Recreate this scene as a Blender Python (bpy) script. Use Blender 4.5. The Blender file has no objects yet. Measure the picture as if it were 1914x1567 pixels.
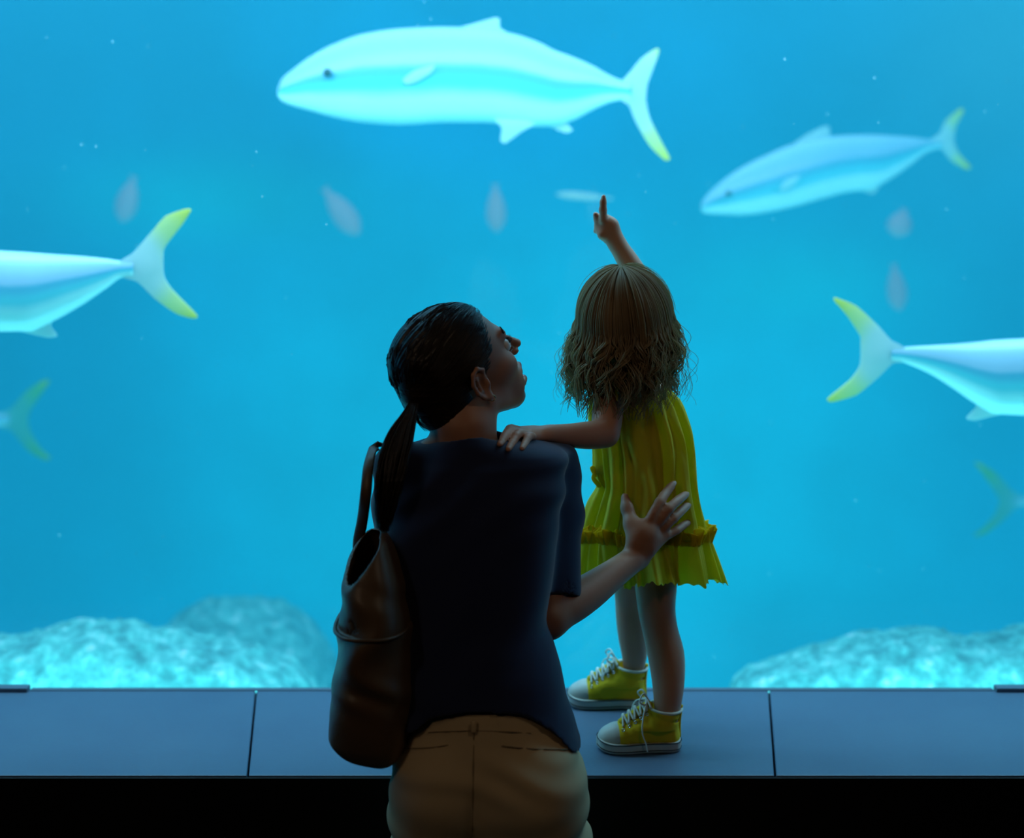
import bpy, math, random
import numpy as np
from mathutils import Vector, Matrix, noise as mnoise

SC = bpy.context.scene
COL = SC.collection

# ------------------------------------------------------------------ camera
F_PX = 2600.0
PITCH = math.radians(12.65)
CAM_Z = 1.63
LEDGE_Z = 0.45
GLASS_Y = 2.70
cam_data = bpy.data.cameras.new('camera')
cam = bpy.data.objects.new('camera', cam_data)
COL.objects.link(cam)
SC.camera = cam
cam.location = (0, 0, CAM_Z)
cam.rotation_euler = (math.pi / 2 - PITCH, 0, 0)
cam_data.sensor_width = 36.0
cam_data.lens = F_PX / 1914 * 36.0
cam_data.clip_start = 0.05
cam_data.clip_end = 100
cam_data.dof.use_dof = True
cam_data.dof.focus_distance = 2.42
cam_data.dof.aperture_fstop = 1.7

# ------------------------------------------------------------------ colour management
SC.view_settings.view_transform = 'Standard'
SC.view_settings.look = 'None'
SC.view_settings.exposure = 0.0
SC.view_settings.gamma = 1.0
SC.view_settings.use_curve_mapping = False
SC.cycles.use_denoising = True
SC.cycles.max_bounces = 8
SC.cycles.transparent_max_bounces = 12
SC.cycles.sample_clamp_indirect = 4.0


def P(px, py, Y):
    """Photo pixel at world depth Y -> point."""
    u = (px - 957.0) / F_PX
    v = (783.5 - py) / F_PX
    dy = math.cos(PITCH) + v * math.sin(PITCH)
    dz = -math.sin(PITCH) + v * math.cos(PITCH)
    t = Y / dy
    return np.array([u * t, Y, CAM_Z + dz * t])


def S(py, Y):
    """metres per pixel there"""
    v = (783.5 - py) / F_PX
    return Y / (math.cos(PITCH) + v * math.sin(PITCH)) / F_PX


def lin(c):
    return tuple(((x / 255) / 12.92 if x / 255 <= 0.04045 else (((x / 255) + 0.055) / 1.055) ** 2.4) for x in c)


# ------------------------------------------------------------------ world: the open lit water beyond the pane
world = bpy.data.worlds.new('lit_water')
SC.world = world
world.use_nodes = True
wt = world.node_tree
wt.nodes.clear()
wo = wt.nodes.new('ShaderNodeOutputWorld')
wb = wt.nodes.new('ShaderNodeBackground')
wt.links.new(wb.outputs[0], wo.inputs[0])


def wmath(op, a, b=None, c=None):
    n = wt.nodes.new('ShaderNodeMath')
    n.operation = op
    for i, x in enumerate((a, b, c)):
        if x is None:
            continue
        if isinstance(x, (int, float)):
            n.inputs[i].default_value = x
        else:
            wt.links.new(x, n.inputs[i])
    return n.outputs[0]


wtc = wt.nodes.new('ShaderNodeTexCoord')
wsep = wt.nodes.new('ShaderNodeSeparateXYZ')
wt.links.new(wtc.outputs['Generated'], wsep.inputs[0])
WY = wmath('MAXIMUM', wsep.outputs[1], 0.05)
WU = wmath('DIVIDE', wsep.outputs[0], WY)
WW = wmath('DIVIDE', wsep.outputs[2], WY)


def wgauss(px, py, sx, sy):
    p = P(px, py, 1.0)
    a = wmath('DIVIDE', wmath('SUBTRACT', WU, float(p[0])), sx / F_PX)
    b = wmath('DIVIDE', wmath('SUBTRACT', WW, float(p[2] - CAM_Z)), sy / F_PX)
    q = wmath('ADD', wmath('MULTIPLY', a, a), wmath('MULTIPLY', b, b))
    return wmath('EXPONENT', wmath('MULTIPLY', q, -1.0))


def wmix(base, col, fac):
    m = wt.nodes.new('ShaderNodeMix')
    m.data_type = 'RGBA'
    if isinstance(base, tuple):
        m.inputs[6].default_value = (*base, 1)
    else:
        wt.links.new(base, m.inputs[6])
    m.inputs[7].default_value = (*col, 1)
    wt.links.new(fac, m.inputs[0])
    return m.outputs[2]


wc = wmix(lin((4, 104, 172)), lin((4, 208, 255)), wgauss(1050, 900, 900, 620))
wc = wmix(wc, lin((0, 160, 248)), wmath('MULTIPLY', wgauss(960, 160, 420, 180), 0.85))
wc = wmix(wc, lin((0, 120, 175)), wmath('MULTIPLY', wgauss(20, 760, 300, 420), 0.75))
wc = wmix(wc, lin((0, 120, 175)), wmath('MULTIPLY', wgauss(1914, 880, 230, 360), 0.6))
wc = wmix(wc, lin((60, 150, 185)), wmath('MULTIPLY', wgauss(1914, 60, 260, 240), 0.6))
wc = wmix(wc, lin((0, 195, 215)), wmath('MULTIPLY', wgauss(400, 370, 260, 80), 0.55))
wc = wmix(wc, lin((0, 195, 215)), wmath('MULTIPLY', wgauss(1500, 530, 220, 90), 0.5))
# downward glow added for the fish bellies, in place of sea floor bounce
wdown = wmath('MULTIPLY', wmath('SUBTRACT', wmath('MULTIPLY', wsep.outputs[2], -1.0), 0.55), 3.0)
wdn = wt.nodes.new('ShaderNodeClamp')
wt.links.new(wdown, wdn.inputs[0])
wc = wmix(wc, (0.5, 2.4, 2.8), wdn.outputs[0])
wn = wt.nodes.new('ShaderNodeTexNoise')
wn.inputs['Scale'].default_value = 7.0
wn.inputs['Detail'].default_value = 5.0
wt.links.new(wtc.outputs['Generated'], wn.inputs['Vector'])
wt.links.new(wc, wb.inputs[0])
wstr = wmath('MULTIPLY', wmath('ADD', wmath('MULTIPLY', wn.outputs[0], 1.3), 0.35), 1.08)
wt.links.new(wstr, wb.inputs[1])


# ------------------------------------------------------------------ lamps and added fills
def area(name, loc, target, sx, sy, power, col):
    l = bpy.data.lights.new(name, 'AREA')
    l.shape = 'RECTANGLE'
    l.size, l.size_y = sx, sy
    l.energy = power
    l.color = col
    o = bpy.data.objects.new(name, l)
    COL.objects.link(o)
    o.location = loc
    o.rotation_euler = (Vector(target) - Vector(loc)).to_track_quat('-Z', 'Y').to_euler()
    return o


def spot(name, loc, target, power, col, ang, size):
    l = bpy.data.lights.new(name, 'SPOT')
    l.energy = power
    l.color = col
    l.spot_size = math.radians(ang)
    l.spot_blend = 0.6
    l.shadow_soft_size = size
    o = bpy.data.objects.new(name, l)
    COL.objects.link(o)
    o.location = loc
    o.rotation_euler = (Vector(target) - Vector(loc)).to_track_quat('-Z', 'Y').to_euler()
    return o


area('fish_fill_front', (0.0, 2.95, 2.25), (0.0, 3.7, 1.0), 6.0, 0.25, 125, (0.40, 0.80, 1.0))  # unseen light added above the pane to brighten the fish sides
area('tank_lamp_top', (0.0, 4.4, 3.9), (0.0, 4.6, 0.0), 6.0, 3.2, 105, (0.40, 0.78, 1.0))
area('fish_fill_low', (0.0, 2.92, 0.12), (0.0, 3.7, 1.0), 6.0, 0.2, 42, (0.18, 0.92, 1.0))  # unseen uplight added behind the bench for fish bellies and rocks
spot('warm_fill_left', (-1.6, 0.2, 2.9), (-0.05, 2.2, 0.7), 15, (1.0, 0.74, 0.5), 60, 0.12)  # unseen warm fill added for the woman's trousers and skin
spot('warm_fill_right', (1.3, 0.9, 2.9), (0.27, 2.45, 0.9), 12, (1.0, 0.74, 0.5), 34, 0.12)  # unseen warm fill added to bring up the yellow dress


# ------------------------------------------------------------------ materials
def new_mat(name):
    m = bpy.data.materials.new(name)
    m.use_nodes = True
    nt = m.node_tree
    return m, nt, nt.nodes['Principled BSDF'], nt.nodes['Material Output']


def mat(name, col, rough=0.6, metallic=0.0, spec=0.5, noise=None, bump=None, sss=0.0, sheen=0.0, translucent=0.0, tcol=None, aniso=None):
    m, nt, b, out = new_mat(name)
    b.inputs['Base Color'].default_value = (*col, 1)
    b.inputs['Roughness'].default_value = rough
    b.inputs['Metallic'].default_value = metallic
    b.inputs['Specular IOR Level'].default_value = spec
    tc = nt.nodes.new('ShaderNodeTexCoord')
    vec = tc.outputs['Object']
    if aniso:
        mp = nt.nodes.new('ShaderNodeMapping')
        mp.inputs['Scale'].default_value = aniso
        nt.links.new(vec, mp.inputs[0])
        vec = mp.outputs[0]
    if noise:
        scale, col2, amt = noise
        n = nt.nodes.new('ShaderNodeTexNoise')
        n.inputs['Scale'].default_value = scale
        n.inputs['Detail'].default_value = 5
        nt.links.new(vec, n.inputs['Vector'])
        r = nt.nodes.new('ShaderNodeMapRange')
        r.inputs[1].default_value = 0.5 - 0.22 / max(amt, 0.01)
        r.inputs[2].default_value = 0.5 + 0.22 / max(amt, 0.01)
        nt.links.new(n.outputs[0], r.inputs[0])
        mx = nt.nodes.new('ShaderNodeMix')
        mx.data_type = 'RGBA'
        mx.inputs[6].default_value = (*col, 1)
        mx.inputs[7].default_value = (*col2, 1)
        nt.links.new(r.outputs[0], mx.inputs[0])
        nt.links.new(mx.outputs[2], b.inputs['Base Color'])
    if bump:
        scale, strength, dist = bump
        n = nt.nodes.new('ShaderNodeTexNoise')
        n.inputs['Scale'].default_value = scale
        n.inputs['Detail'].default_value = 6
        nt.links.new(vec, n.inputs['Vector'])
        bp = nt.nodes.new('ShaderNodeBump')
        bp.inputs['Strength'].default_value = strength
        bp.inputs['Distance'].default_value = dist
        nt.links.new(n.outputs[0], bp.inputs['Height'])
        nt.links.new(bp.outputs[0], b.inputs['Normal'])
    if sss:
        b.inputs['Subsurface Weight'].default_value = sss
        b.inputs['Subsurface Radius'].default_value = (1.0, 0.35, 0.2)
        b.inputs['Subsurface Scale'].default_value = 0.012
    if sheen:
        b.inputs['Sheen Weight'].default_value = sheen
    if translucent:
        t = nt.nodes.new('ShaderNodeBsdfTranslucent')
        t.inputs['Color'].default_value = (*(tcol or col), 1)
        mx = nt.nodes.new('ShaderNodeMixShader')
        mx.inputs[0].default_value = translucent
        nt.links.new(b.outputs[0], mx.inputs[1])
        nt.links.new(t.outputs[0], mx.inputs[2])
        nt.links.new(mx.outputs[0], out.inputs['Surface'])
    return m


M = {}
M['black'] = mat('black_paint', (0.004, 0.004, 0.005), 0.7, spec=0.2, bump=(30, 0.2, 0.002))
M['wall'] = mat('dark_gallery_wall', (0.012, 0.012, 0.014), 0.8, spec=0.2, bump=(14, 0.3, 0.004))
M['floor'] = mat('dark_carpet', (0.01, 0.01, 0.012), 0.95, spec=0.1, noise=(60, (0.016, 0.016, 0.02), 1.0))
M['ledge'] = mat('grey_stone_slab', (0.085, 0.135, 0.205), 0.45, noise=(7, (0.075, 0.115, 0.185), 0.8), bump=(180, 0.15, 0.001))
M['seal'] = mat('window_seal', (0.09, 0.13, 0.18), 0.5)
M['skin'] = mat('skin', (0.46, 0.235, 0.15), 0.5, sss=0.25, noise=(26, (0.40, 0.19, 0.12), 0.6), bump=(220, 0.08, 0.0006))
M['skin_child'] = mat('child_skin', (0.55, 0.29, 0.19), 0.5, sss=0.25, noise=(22, (0.50, 0.24, 0.16), 0.6))
M['lip'] = mat('lip', (0.36, 0.10, 0.09), 0.35)
M['nail'] = mat('nail', (0.72, 0.56, 0.52), 0.15)
M['eye'] = mat('eye_white', (0.75, 0.75, 0.75), 0.1)
M['iris'] = mat('iris', (0.03, 0.015, 0.008), 0.1)
M['hair_dark'] = mat('dark_hair', (0.012, 0.008, 0.006), 0.36, spec=0.4, noise=(10, (0.022, 0.015, 0.012), 0.8), bump=(14, 0.5, 0.004), aniso=(1, 1, 12))
M['hair_fair'] = mat('ash_blonde_hair', (0.40, 0.30, 0.18), 0.5, spec=0.35, noise=(5, (0.20, 0.14, 0.08), 0.9), translucent=0.45, tcol=(0.80, 0.70, 0.45), aniso=(9, 9, 1))
M['navy'] = mat('navy_jersey', (0.006, 0.013, 0.055), 0.75, spec=0.2, sheen=0.3, bump=(300, 0.1, 0.0005))
M['khaki'] = mat('khaki_twill', (0.58, 0.46, 0.29), 0.8, spec=0.15, noise=(4, (0.50, 0.38, 0.22), 0.6), bump=(500, 0.15, 0.0005))
M['stitch'] = mat('khaki_seam', (0.26, 0.19, 0.11), 0.8)
M['leather'] = mat('brown_leather', (0.14, 0.09, 0.05), 0.42, spec=0.4, noise=(9, (0.12, 0.07, 0.04), 0.9), bump=(90, 0.35, 0.0015))
M['bag_shade'] = mat('dark_bag_filler', (0.03, 0.018, 0.012), 0.6, spec=0.3)  # dark tone stands in for the shade inside the bag
M['yellow'] = mat('yellow_gauze', (0.88, 0.76, 0.13), 0.8, spec=0.15, noise=(12, (0.84, 0.68, 0.08), 0.8), bump=(160, 0.35, 0.001), translucent=0.6, tcol=(0.95, 0.92, 0.18))
M['yellow_trim'] = mat('yellow_frill', (0.88, 0.58, 0.02), 0.8, spec=0.15, bump=(160, 0.35, 0.001), translucent=0.4, tcol=(0.95, 0.80, 0.08))
M['canvas'] = mat('yellow_canvas', (0.72, 0.47, 0.015), 0.75, spec=0.2, bump=(500, 0.2, 0.0005))
M['rubber'] = mat('white_rubber', (0.60, 0.60, 0.55), 0.5, noise=(20, (0.45, 0.45, 0.42), 0.7))
M['stripe'] = mat('dark_stripe', (0.02, 0.02, 0.025), 0.5)
M['lace'] = mat('white_lace', (0.75, 0.77, 0.72), 0.8)
M['lining'] = mat('white_lining', (0.62, 0.64, 0.58), 0.85)
M['metal'] = mat('eyelet_metal', (0.55, 0.6, 0.65), 0.2, metallic=1.0)
M['earring_gold'] = mat('earring_metal', (0.9, 0.55, 0.3), 0.15, metallic=1.0)  # the metal's own gold tone
M['fin'] = mat('pale_fin', (0.80, 0.92, 0.92), 0.5, translucent=0.5, bump=(60, 0.2, 0.002))
M['pupil'] = mat('fish_pupil', (0.01, 0.05, 0.06), 0.1)
M['pink'] = mat('pink_fish_skin', (1.0, 0.50, 0.55), 0.5)
M['pale'] = mat('pale_fish_skin', (0.85, 0.75, 0.70), 0.5)
M['speck'] = mat('pale_speck', (0.9, 0.95, 0.95), 0.5)


def graded(name, axis_vals, rough=0.5, axis='Z', stripe=None, spec=0.5, bump=None, translucent=0.0):
    """procedural body colour running across the animal by object coordinate"""
    m, nt, b, out = new_mat(name)
    tc = nt.nodes.new('ShaderNodeTexCoord')
    uvn = nt.nodes.new('ShaderNodeUVMap')
    uvn.uv_map = 'body'
    sp = nt.nodes.new('ShaderNodeSeparateXYZ')
    nt.links.new(uvn.outputs[0], sp.inputs[0])
    n = nt.nodes.new('ShaderNodeTexNoise')
    n.inputs['Scale'].default_value = 8
    nt.links.new(tc.outputs['Object'], n.inputs['Vector'])
    ad = nt.nodes.new('ShaderNodeMath')
    ad.operation = 'MULTIPLY_ADD'
    nt.links.new(n.outputs[0], ad.inputs[0])
    ad.inputs[1].default_value = 0.06
    nt.links.new(sp.outputs['XYZ'.index(axis)], ad.inputs[2])
    r = nt.nodes.new('ShaderNodeValToRGB')
    r.color_ramp.interpolation = 'EASE'
    nt.links.new(ad.outputs[0], r.inputs[0])
    els = r.color_ramp.elements
    while len(els) < len(axis_vals):
        els.new(0.5)
    for e, (p, c) in zip(els, axis_vals):
        e.position = p
        e.color = (*c, 1)
    nt.links.new(r.outputs[0], b.inputs['Base Color'])
    b.inputs['Roughness'].default_value = rough
    b.inputs['Specular IOR Level'].default_value = spec
    if translucent:
        t = nt.nodes.new('ShaderNodeBsdfTranslucent')
        nt.links.new(r.outputs[0], t.inputs[0])
        mx = nt.nodes.new('ShaderNodeMixShader')
        mx.inputs[0].default_value = translucent
        nt.links.new(b.outputs[0], mx.inputs[1])
        nt.links.new(t.outputs[0], mx.inputs[2])
        nt.links.new(mx.outputs[0], out.inputs['Surface'])
    return m


# v = 0 belly .. 1 back
M['fish'] = graded('yellowtail_skin', [(0.0, (0.85, 0.95, 0.95)), (0.26, (0.66, 0.93, 0.95)), (0.44, (0.13, 0.62, 0.72)), (0.60, (0.10, 0.42, 0.58)),
                                       (0.68, (0.36, 0.54, 0.70)), (0.85, (0.40, 0.60, 0.76)), (1.0, (0.50, 0.70, 0.80))], 0.32, 'Y')
# u = 0 root .. 1 tip
M['tail'] = graded('yellow_tail_fin', [(0.0, (0.62, 0.78, 0.85)), (0.4, (0.66, 0.80, 0.78)), (0.7, (0.80, 0.84, 0.36)), (1.0, (0.88, 0.80, 0.12))], 0.5, 'X', translucent=0.3)

M['tail_hazed'] = graded('haze_tinted_tail_fin', [(0.0, (0.25, 0.62, 0.66)), (0.4, (0.16, 0.58, 0.46)), (0.8, (0.20, 0.62, 0.22)), (1.0, (0.45, 0.68, 0.08))], 0.5, 'X', translucent=0.3)  # far copy of the tail fin, water haze put into its colour

mg = new_mat('window_acrylic')
M['glass'], nt, b, out = mg
nt.nodes.remove(b)
tr = nt.nodes.new('ShaderNodeBsdfTransparent')
tr.inputs[0].default_value = (0.96, 0.99, 1.0, 1)
gl = nt.nodes.new('ShaderNodeBsdfGlossy')
gl.inputs['Roughness'].default_value = 0.05
mx = nt.nodes.new('ShaderNodeMixShader')
mx.inputs[0].default_value = 0.03
nt.links.new(tr.outputs[0], mx.inputs[1])
nt.links.new(gl.outputs[0], mx.inputs[2])
nt.links.new(mx.outputs[0], out.inputs['Surface'])

M['water'], nt, b, out = new_mat('tank_water')
nt.nodes.remove(b)
vs = nt.nodes.new('ShaderNodeVolumeScatter')
vs.inputs['Color'].default_value = (0.10, 0.80, 1.0, 1)
vs.inputs['Density'].default_value = 0.15
vs.inputs['Anisotropy'].default_value = 0.2
va = nt.nodes.new('ShaderNodeVolumeAbsorption')
va.inputs['Color'].default_value = (0.25, 0.90, 1.0, 1)
va.inputs['Density'].default_value = 0.22
vadd = nt.nodes.new('ShaderNodeAddShader')
nt.links.new(vs.outputs[0], vadd.inputs[0])
nt.links.new(va.outputs[0], vadd.inputs[1])
nt.links.new(vadd.outputs[0], out.inputs['Volume'])

# rock: pale coralline crust with dark speckles; caustic-like light put in as bright ones
M['rock'], nt, b, out = new_mat('crusted_rock')
tc = nt.nodes.new('ShaderNodeTexCoord')
n1 = nt.nodes.new('ShaderNodeTexNoise')
n1.inputs['Scale'].default_value = 22
n1.inputs['Detail'].default_value = 8
n1.inputs['Roughness'].default_value = 0.65
nt.links.new(tc.outputs['Object'], n1.inputs['Vector'])
r1 = nt.nodes.new('ShaderNodeValToRGB')
els = r1.color_ramp.elements
els.new(0.5)
els.new(0.6)
for e, (p, c) in zip(els, [(0.36, (0.10, 0.34, 0.36)), (0.49, (0.18, 0.60, 0.58)), (0.60, (0.32, 0.85, 0.78)), (0.67, (1.0, 1.0, 1.0))]):
    e.position = p
    e.color = (*c, 1)
nt.links.new(n1.outputs[0], r1.inputs[0])
nt.links.new(r1.outputs[0], b.inputs['Base Color'])
b.inputs['Roughness'].default_value = 0.9
bp = nt.nodes.new('ShaderNodeBump')
bp.inputs['Strength'].default_value = 0.9
bp.inputs['Distance'].default_value = 0.03
nt.links.new(n1.outputs[0], bp.inputs['Height'])
nt.links.new(bp.outputs[0], b.inputs['Normal'])


# ------------------------------------------------------------------ object helpers
def link(name, me, m, parent=None, smooth=True):
    o = bpy.data.objects.new(name, me)
    COL.objects.link(o)
    if m is not None:
        for mm in (m if isinstance(m, (list, tuple)) else [m]):
            me.materials.append(mm)
    if smooth:
        me.polygons.foreach_set('use_smooth', np.ones(len(me.polygons), dtype=bool))
    if parent is not None:
        o.parent = parent
        o.matrix_parent_inverse = Matrix.Translation(-parent.location)
    me.update()
    return o


def thing(name, label, cat, loc=(0, 0, 0), group=None):
    o = bpy.data.objects.new(name, None)
    COL.objects.link(o)
    o.location = [float(x) for x in loc]
    o.empty_display_size = 0.05
    o['label'] = label
    o['category'] = cat
    if group:
        o['group'] = group
    return o


def tag(o, label=None, cat=None, group=None, kind=None):
    for k, v in (('label', label), ('category', cat), ('group', group), ('kind', kind)):
        if v:
            o[k] = v
    return o


def mesh_quads(name, V, Q):
    me = bpy.data.meshes.new(name)
    V = np.asarray(V, dtype=np.float32)
    Q = np.asarray(Q, dtype=np.int32)
    me.vertices.add(len(V))
    me.vertices.foreach_set('co', V.ravel())
    me.loops.add(Q.size)
    me.loops.foreach_set('vertex_index', Q.ravel())
    me.polygons.add(len(Q))
    me.polygons.foreach_set('loop_start', np.arange(0, Q.size, Q.shape[1], dtype=np.int32))
    me.update(calc_edges=True)
    return me


def pyd(name, V, Fc):
    me = bpy.data.meshes.new(name)
    me.from_pydata([tuple(map(float, v)) for v in V], [], Fc)
    me.update()
    return me


def box(name, a, b, m, parent=None, bevel=0.0):
    x0, y0, z0 = a
    x1, y1, z1 = b
    V = [(x0, y0, z0), (x1, y0, z0), (x1, y1, z0), (x0, y1, z0), (x0, y0, z1), (x1, y0, z1), (x1, y1, z1), (x0, y1, z1)]
    Fc = [(0, 3, 2, 1), (4, 5, 6, 7), (0, 1, 5, 4), (1, 2, 6, 5), (2, 3, 7, 6), (3, 0, 4, 7)]
    o = link(name, pyd(name, V, Fc), m, parent, smooth=False)
    if bevel:
        md = o.modifiers.new('bevel', 'BEVEL')
        md.width = bevel
        md.segments = 3
    return o


def interp(xs, ys, x):
    """monotone smooth interpolation of a table"""
    xs = np.asarray(xs, float)
    ys = np.asarray(ys, float)
    d = np.diff(ys) / np.diff(xs)
    m = np.zeros(len(xs))
    m[0], m[-1] = d[0], d[-1]
    for i in range(1, len(xs) - 1):
        m[i] = 0 if d[i - 1] * d[i] <= 0 else 2 * d[i - 1] * d[i] / (d[i - 1] + d[i])
    x = np.clip(x, xs[0], xs[-1])
    i = np.clip(np.searchsorted(xs, x) - 1, 0, len(xs) - 2)
    h = xs[i + 1] - xs[i]
    t = (x - xs[i]) / h
    return ((2 * t ** 3 - 3 * t ** 2 + 1) * ys[i] + (t ** 3 - 2 * t ** 2 + t) * h * m[i]
            + (-2 * t ** 3 + 3 * t ** 2) * ys[i + 1] + (t ** 3 - t ** 2) * h * m[i + 1])


def spline(pts, n):
    pts = np.asarray(pts, float)
    s = np.concatenate([[0], np.cumsum(np.linalg.norm(np.diff(pts[:, :3], axis=0), axis=1) + 1e-9)])
    u = np.linspace(0, s[-1], n)
    # Catmull-Rom in each column
    out = np.zeros((n, pts.shape[1]))
    for c in range(pts.shape[1]):
        y = pts[:, c]
        m = np.gradient(y, s) if len(pts) > 2 else np.full(len(pts), (y[-1] - y[0]) / s[-1])
        i = np.clip(np.searchsorted(s, u) - 1, 0, len(s) - 2)
        h = s[i + 1] - s[i]
        t = (u - s[i]) / h
        out[:, c] = ((2 * t ** 3 - 3 * t ** 2 + 1) * y[i] + (t ** 3 - 2 * t ** 2 + t) * h * m[i]
                     + (-2 * t ** 3 + 3 * t ** 2) * y[i + 1] + (t ** 3 - t ** 2) * h * m[i + 1])
    return out


class Tubes:
    """collects tapered tubes into one mesh"""

    def __init__(self):
        self.V, self.Q, self.n = [], [], 0

    def add(self, pts, radii, sides=5, flat=None):
        pts = np.asarray(pts, float)
        n = len(pts)
        radii = np.broadcast_to(np.asarray(radii, float), (n,))
        T = np.gradient(pts, axis=0)
        T /= np.linalg.norm(T, axis=1)[:, None] + 1e-12
        if flat is not None:
            N = np.cross(T, np.asarray(flat[0], float))
            W = flat[1]
        else:
            ref = np.array([0.31, 0.87, 0.38])
            N = np.cross(T, ref)
            W = 1.0
        N /= np.linalg.norm(N, axis=1)[:, None] + 1e-12
        B = np.cross(T, N)
        a = np.linspace(0, 2 * np.pi, sides, endpoint=False)
        ring = (pts[:, None, :] + radii[:, None, None] * (np.cos(a)[None, :, None] * N[:, None, :] + W * np.sin(a)[None, :, None] * B[:, None, :]))
        self.V.append(ring.reshape(-1, 3))
        i = np.arange(n - 1)[:, None] * sides
        j = np.arange(sides)[None, :]
        k = (j + 1) % sides
        q = np.stack([i + j, i + k, i + sides + k, i + sides + j], -1).reshape(-1, 4) + self.n
        self.Q.append(q)
        # end caps as fans of quads (degenerate-free for even sides only): use small closing points
        c0, c1 = self.n + n * sides, self.n + n * sides + 1
        self.V.append(np.array([pts[0] - T[0] * radii[0] * 0.6, pts[-1] + T[-1] * radii[-1] * 0.6]))
        if sides % 2 == 0:
            for s in range(0, sides, 2):
                self.Q.append(np.array([[self.n + (s + 2) % sides, self.n + (s + 1) % sides, self.n + s, c0]]))
                e = self.n + (n - 1) * sides
                self.Q.append(np.array([[e + s, e + (s + 1) % sides, e + (s + 2) % sides, c1]]))
        self.n += n * sides + 2

    def build(self, name, m, parent=None):
        return link(name, mesh_quads(name, np.concatenate(self.V), np.concatenate(self.Q)), m, parent)


# ------------------------------------------------------------------ implicit modelling: one continuous skin
def unit(v):
    v = np.asarray(v, float)
    return v / np.linalg.norm(v)


class Vol:
    def __init__(self, lo, hi, h):
        self.lo = np.asarray(lo, float)
        self.h = h
        self.n = np.ceil((np.asarray(hi, float) - self.lo) / h).astype(int) + 1
        self.F = np.full(self.n, 1.0, dtype=np.float32)

    def _win(self, lo, hi):
        a = np.clip(np.floor((np.asarray(lo) - self.lo) / self.h).astype(int), 0, self.n - 1)
        b = np.clip(np.ceil((np.asarray(hi) - self.lo) / self.h).astype(int) + 1, 1, self.n)
        b = np.maximum(b, a + 1)
        sl = tuple(slice(a[i], b[i]) for i in range(3))
        g = [(self.lo[i] + self.h * np.arange(a[i], b[i])).astype(np.float32) for i in range(3)]
        return sl, g[0][:, None, None], g[1][None, :, None], g[2][None, None, :]

    def _join(self, sl, d, k, sub):
        A = self.F[sl]
        if sub:
            A2 = -A
            if k > 0:
                hh = np.maximum(k - np.abs(A2 - d), 0) / k
                self.F[sl] = -(np.minimum(A2, d) - hh * hh * k * 0.25) * 1.0 if False else np.maximum(A, -d) + hh_sub(A, -d, k)
            else:
                self.F[sl] = np.maximum(A, -d)
        elif k > 0:
            hh = np.maximum(k - np.abs(A - d), 0) / k
            self.F[sl] = np.minimum(A, d) - hh * hh * k * 0.25
        else:
            self.F[sl] = np.minimum(A, d)

    def cone(self, a, b, ra, rb, k=0.01, flat=None, sub=False):
        a = np.asarray(a, float)
        b = np.asarray(b, float)
        r = max(ra, rb) * 1.05 + k + 2 * self.h
        sl, X, Y, Z = self._win(np.minimum(a, b) - r, np.maximum(a, b) + r)
        ba = b - a
        L = float(ba @ ba) + 1e-12
        x, y, z = X - a[0], Y - a[1], Z - a[2]
        t = np.clip((x * ba[0] + y * ba[1] + z * ba[2]) / L, 0, 1)
        x, y, z = x - t * ba[0], y - t * ba[1], z - t * ba[2]
        q = x * x + y * y + z * z
        if flat is not None:
            n = unit(flat[0])
            vn = x * n[0] + y * n[1] + z * n[2]
            q = q + vn * vn * (1.0 / flat[1] ** 2 - 1.0)
        d = np.sqrt(q) - (ra + t * (rb - ra))
        self._join(sl, d.astype(np.float32), k, sub)

    def limb(self, pts, n=16, k=0.006, flat=None):
        A = spline([list(p) + [r] for p, r in pts], n)
        for a, b in zip(A[:-1], A[1:]):
            self.cone(a[:3], b[:3], a[3], b[3], k, flat)

    def chain(self, pts, k=0.008, flat=None, sub=False):
        for p, q in zip(pts[:-1], pts[1:]):
            self.cone(p[0], q[0], p[1], q[1], k, flat, sub)

    def ell(self, c, r, R=None, k=0.01, sub=False):
        c = np.asarray(c, float)
        r = np.asarray(r, float)
        m = r.max() + k + 2 * self.h
        sl, X, Y, Z = self._win(c - m, c + m)
        x, y, z = X - c[0], Y - c[1], Z - c[2]
        if R is not None:
            x, y, z = [x * R[i][0] + y * R[i][1] + z * R[i][2] for i in range(3)]
        k0 = np.sqrt((x / r[0]) ** 2 + (y / r[1]) ** 2 + (z / r[2]) ** 2)
        k1 = np.sqrt((x / r[0] ** 2) ** 2 + (y / r[1] ** 2) ** 2 + (z / r[2] ** 2) ** 2) + 1e-9
        d = k0 * (k0 - 1.0) / k1
        self._join(sl, d.astype(np.float32), k, sub)

    def loft(self, keys, k=0.01, e=2.0, sub=False, capr=0.0):
        """keys: (z, xl, xr, yc, ry) listed upward"""
        K = np.array(sorted(keys), float)
        zlo, zhi = K[0, 0], K[-1, 0]
        pad = k + 3 * self.h + 0.02
        lo = (K[:, 1].min() - pad, (K[:, 3] - K[:, 4]).min() - pad, zlo - pad)
        hi = (K[:, 2].max() + pad, (K[:, 3] + K[:, 4]).max() + pad, zhi + pad)
        sl, X, Y, Z = self._win(lo, hi)
        zz = Z.ravel()
        xl = interp(K[:, 0], K[:, 1], zz)[None, None, :]
        xr = interp(K[:, 0], K[:, 2], zz)[None, None, :]
        yc = interp(K[:, 0], K[:, 3], zz)[None, None, :]
        ry = interp(K[:, 0], K[:, 4], zz)[None, None, :]
        cx, rx = (xl + xr) / 2, (xr - xl) / 2
        q = (np.abs((X - cx) / rx) ** e + np.abs((Y - yc) / ry) ** e) ** (1 / e)
        d = (q - 1) * np.minimum(rx, ry) * 0.9
        dz = np.maximum(zlo - Z, Z - zhi)
        d = np.maximum(d, dz + 0 * d) if capr == 0 else smax(d, dz + 0 * d, capr)
        self._join(sl, d.astype(np.float32), k, sub)

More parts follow.
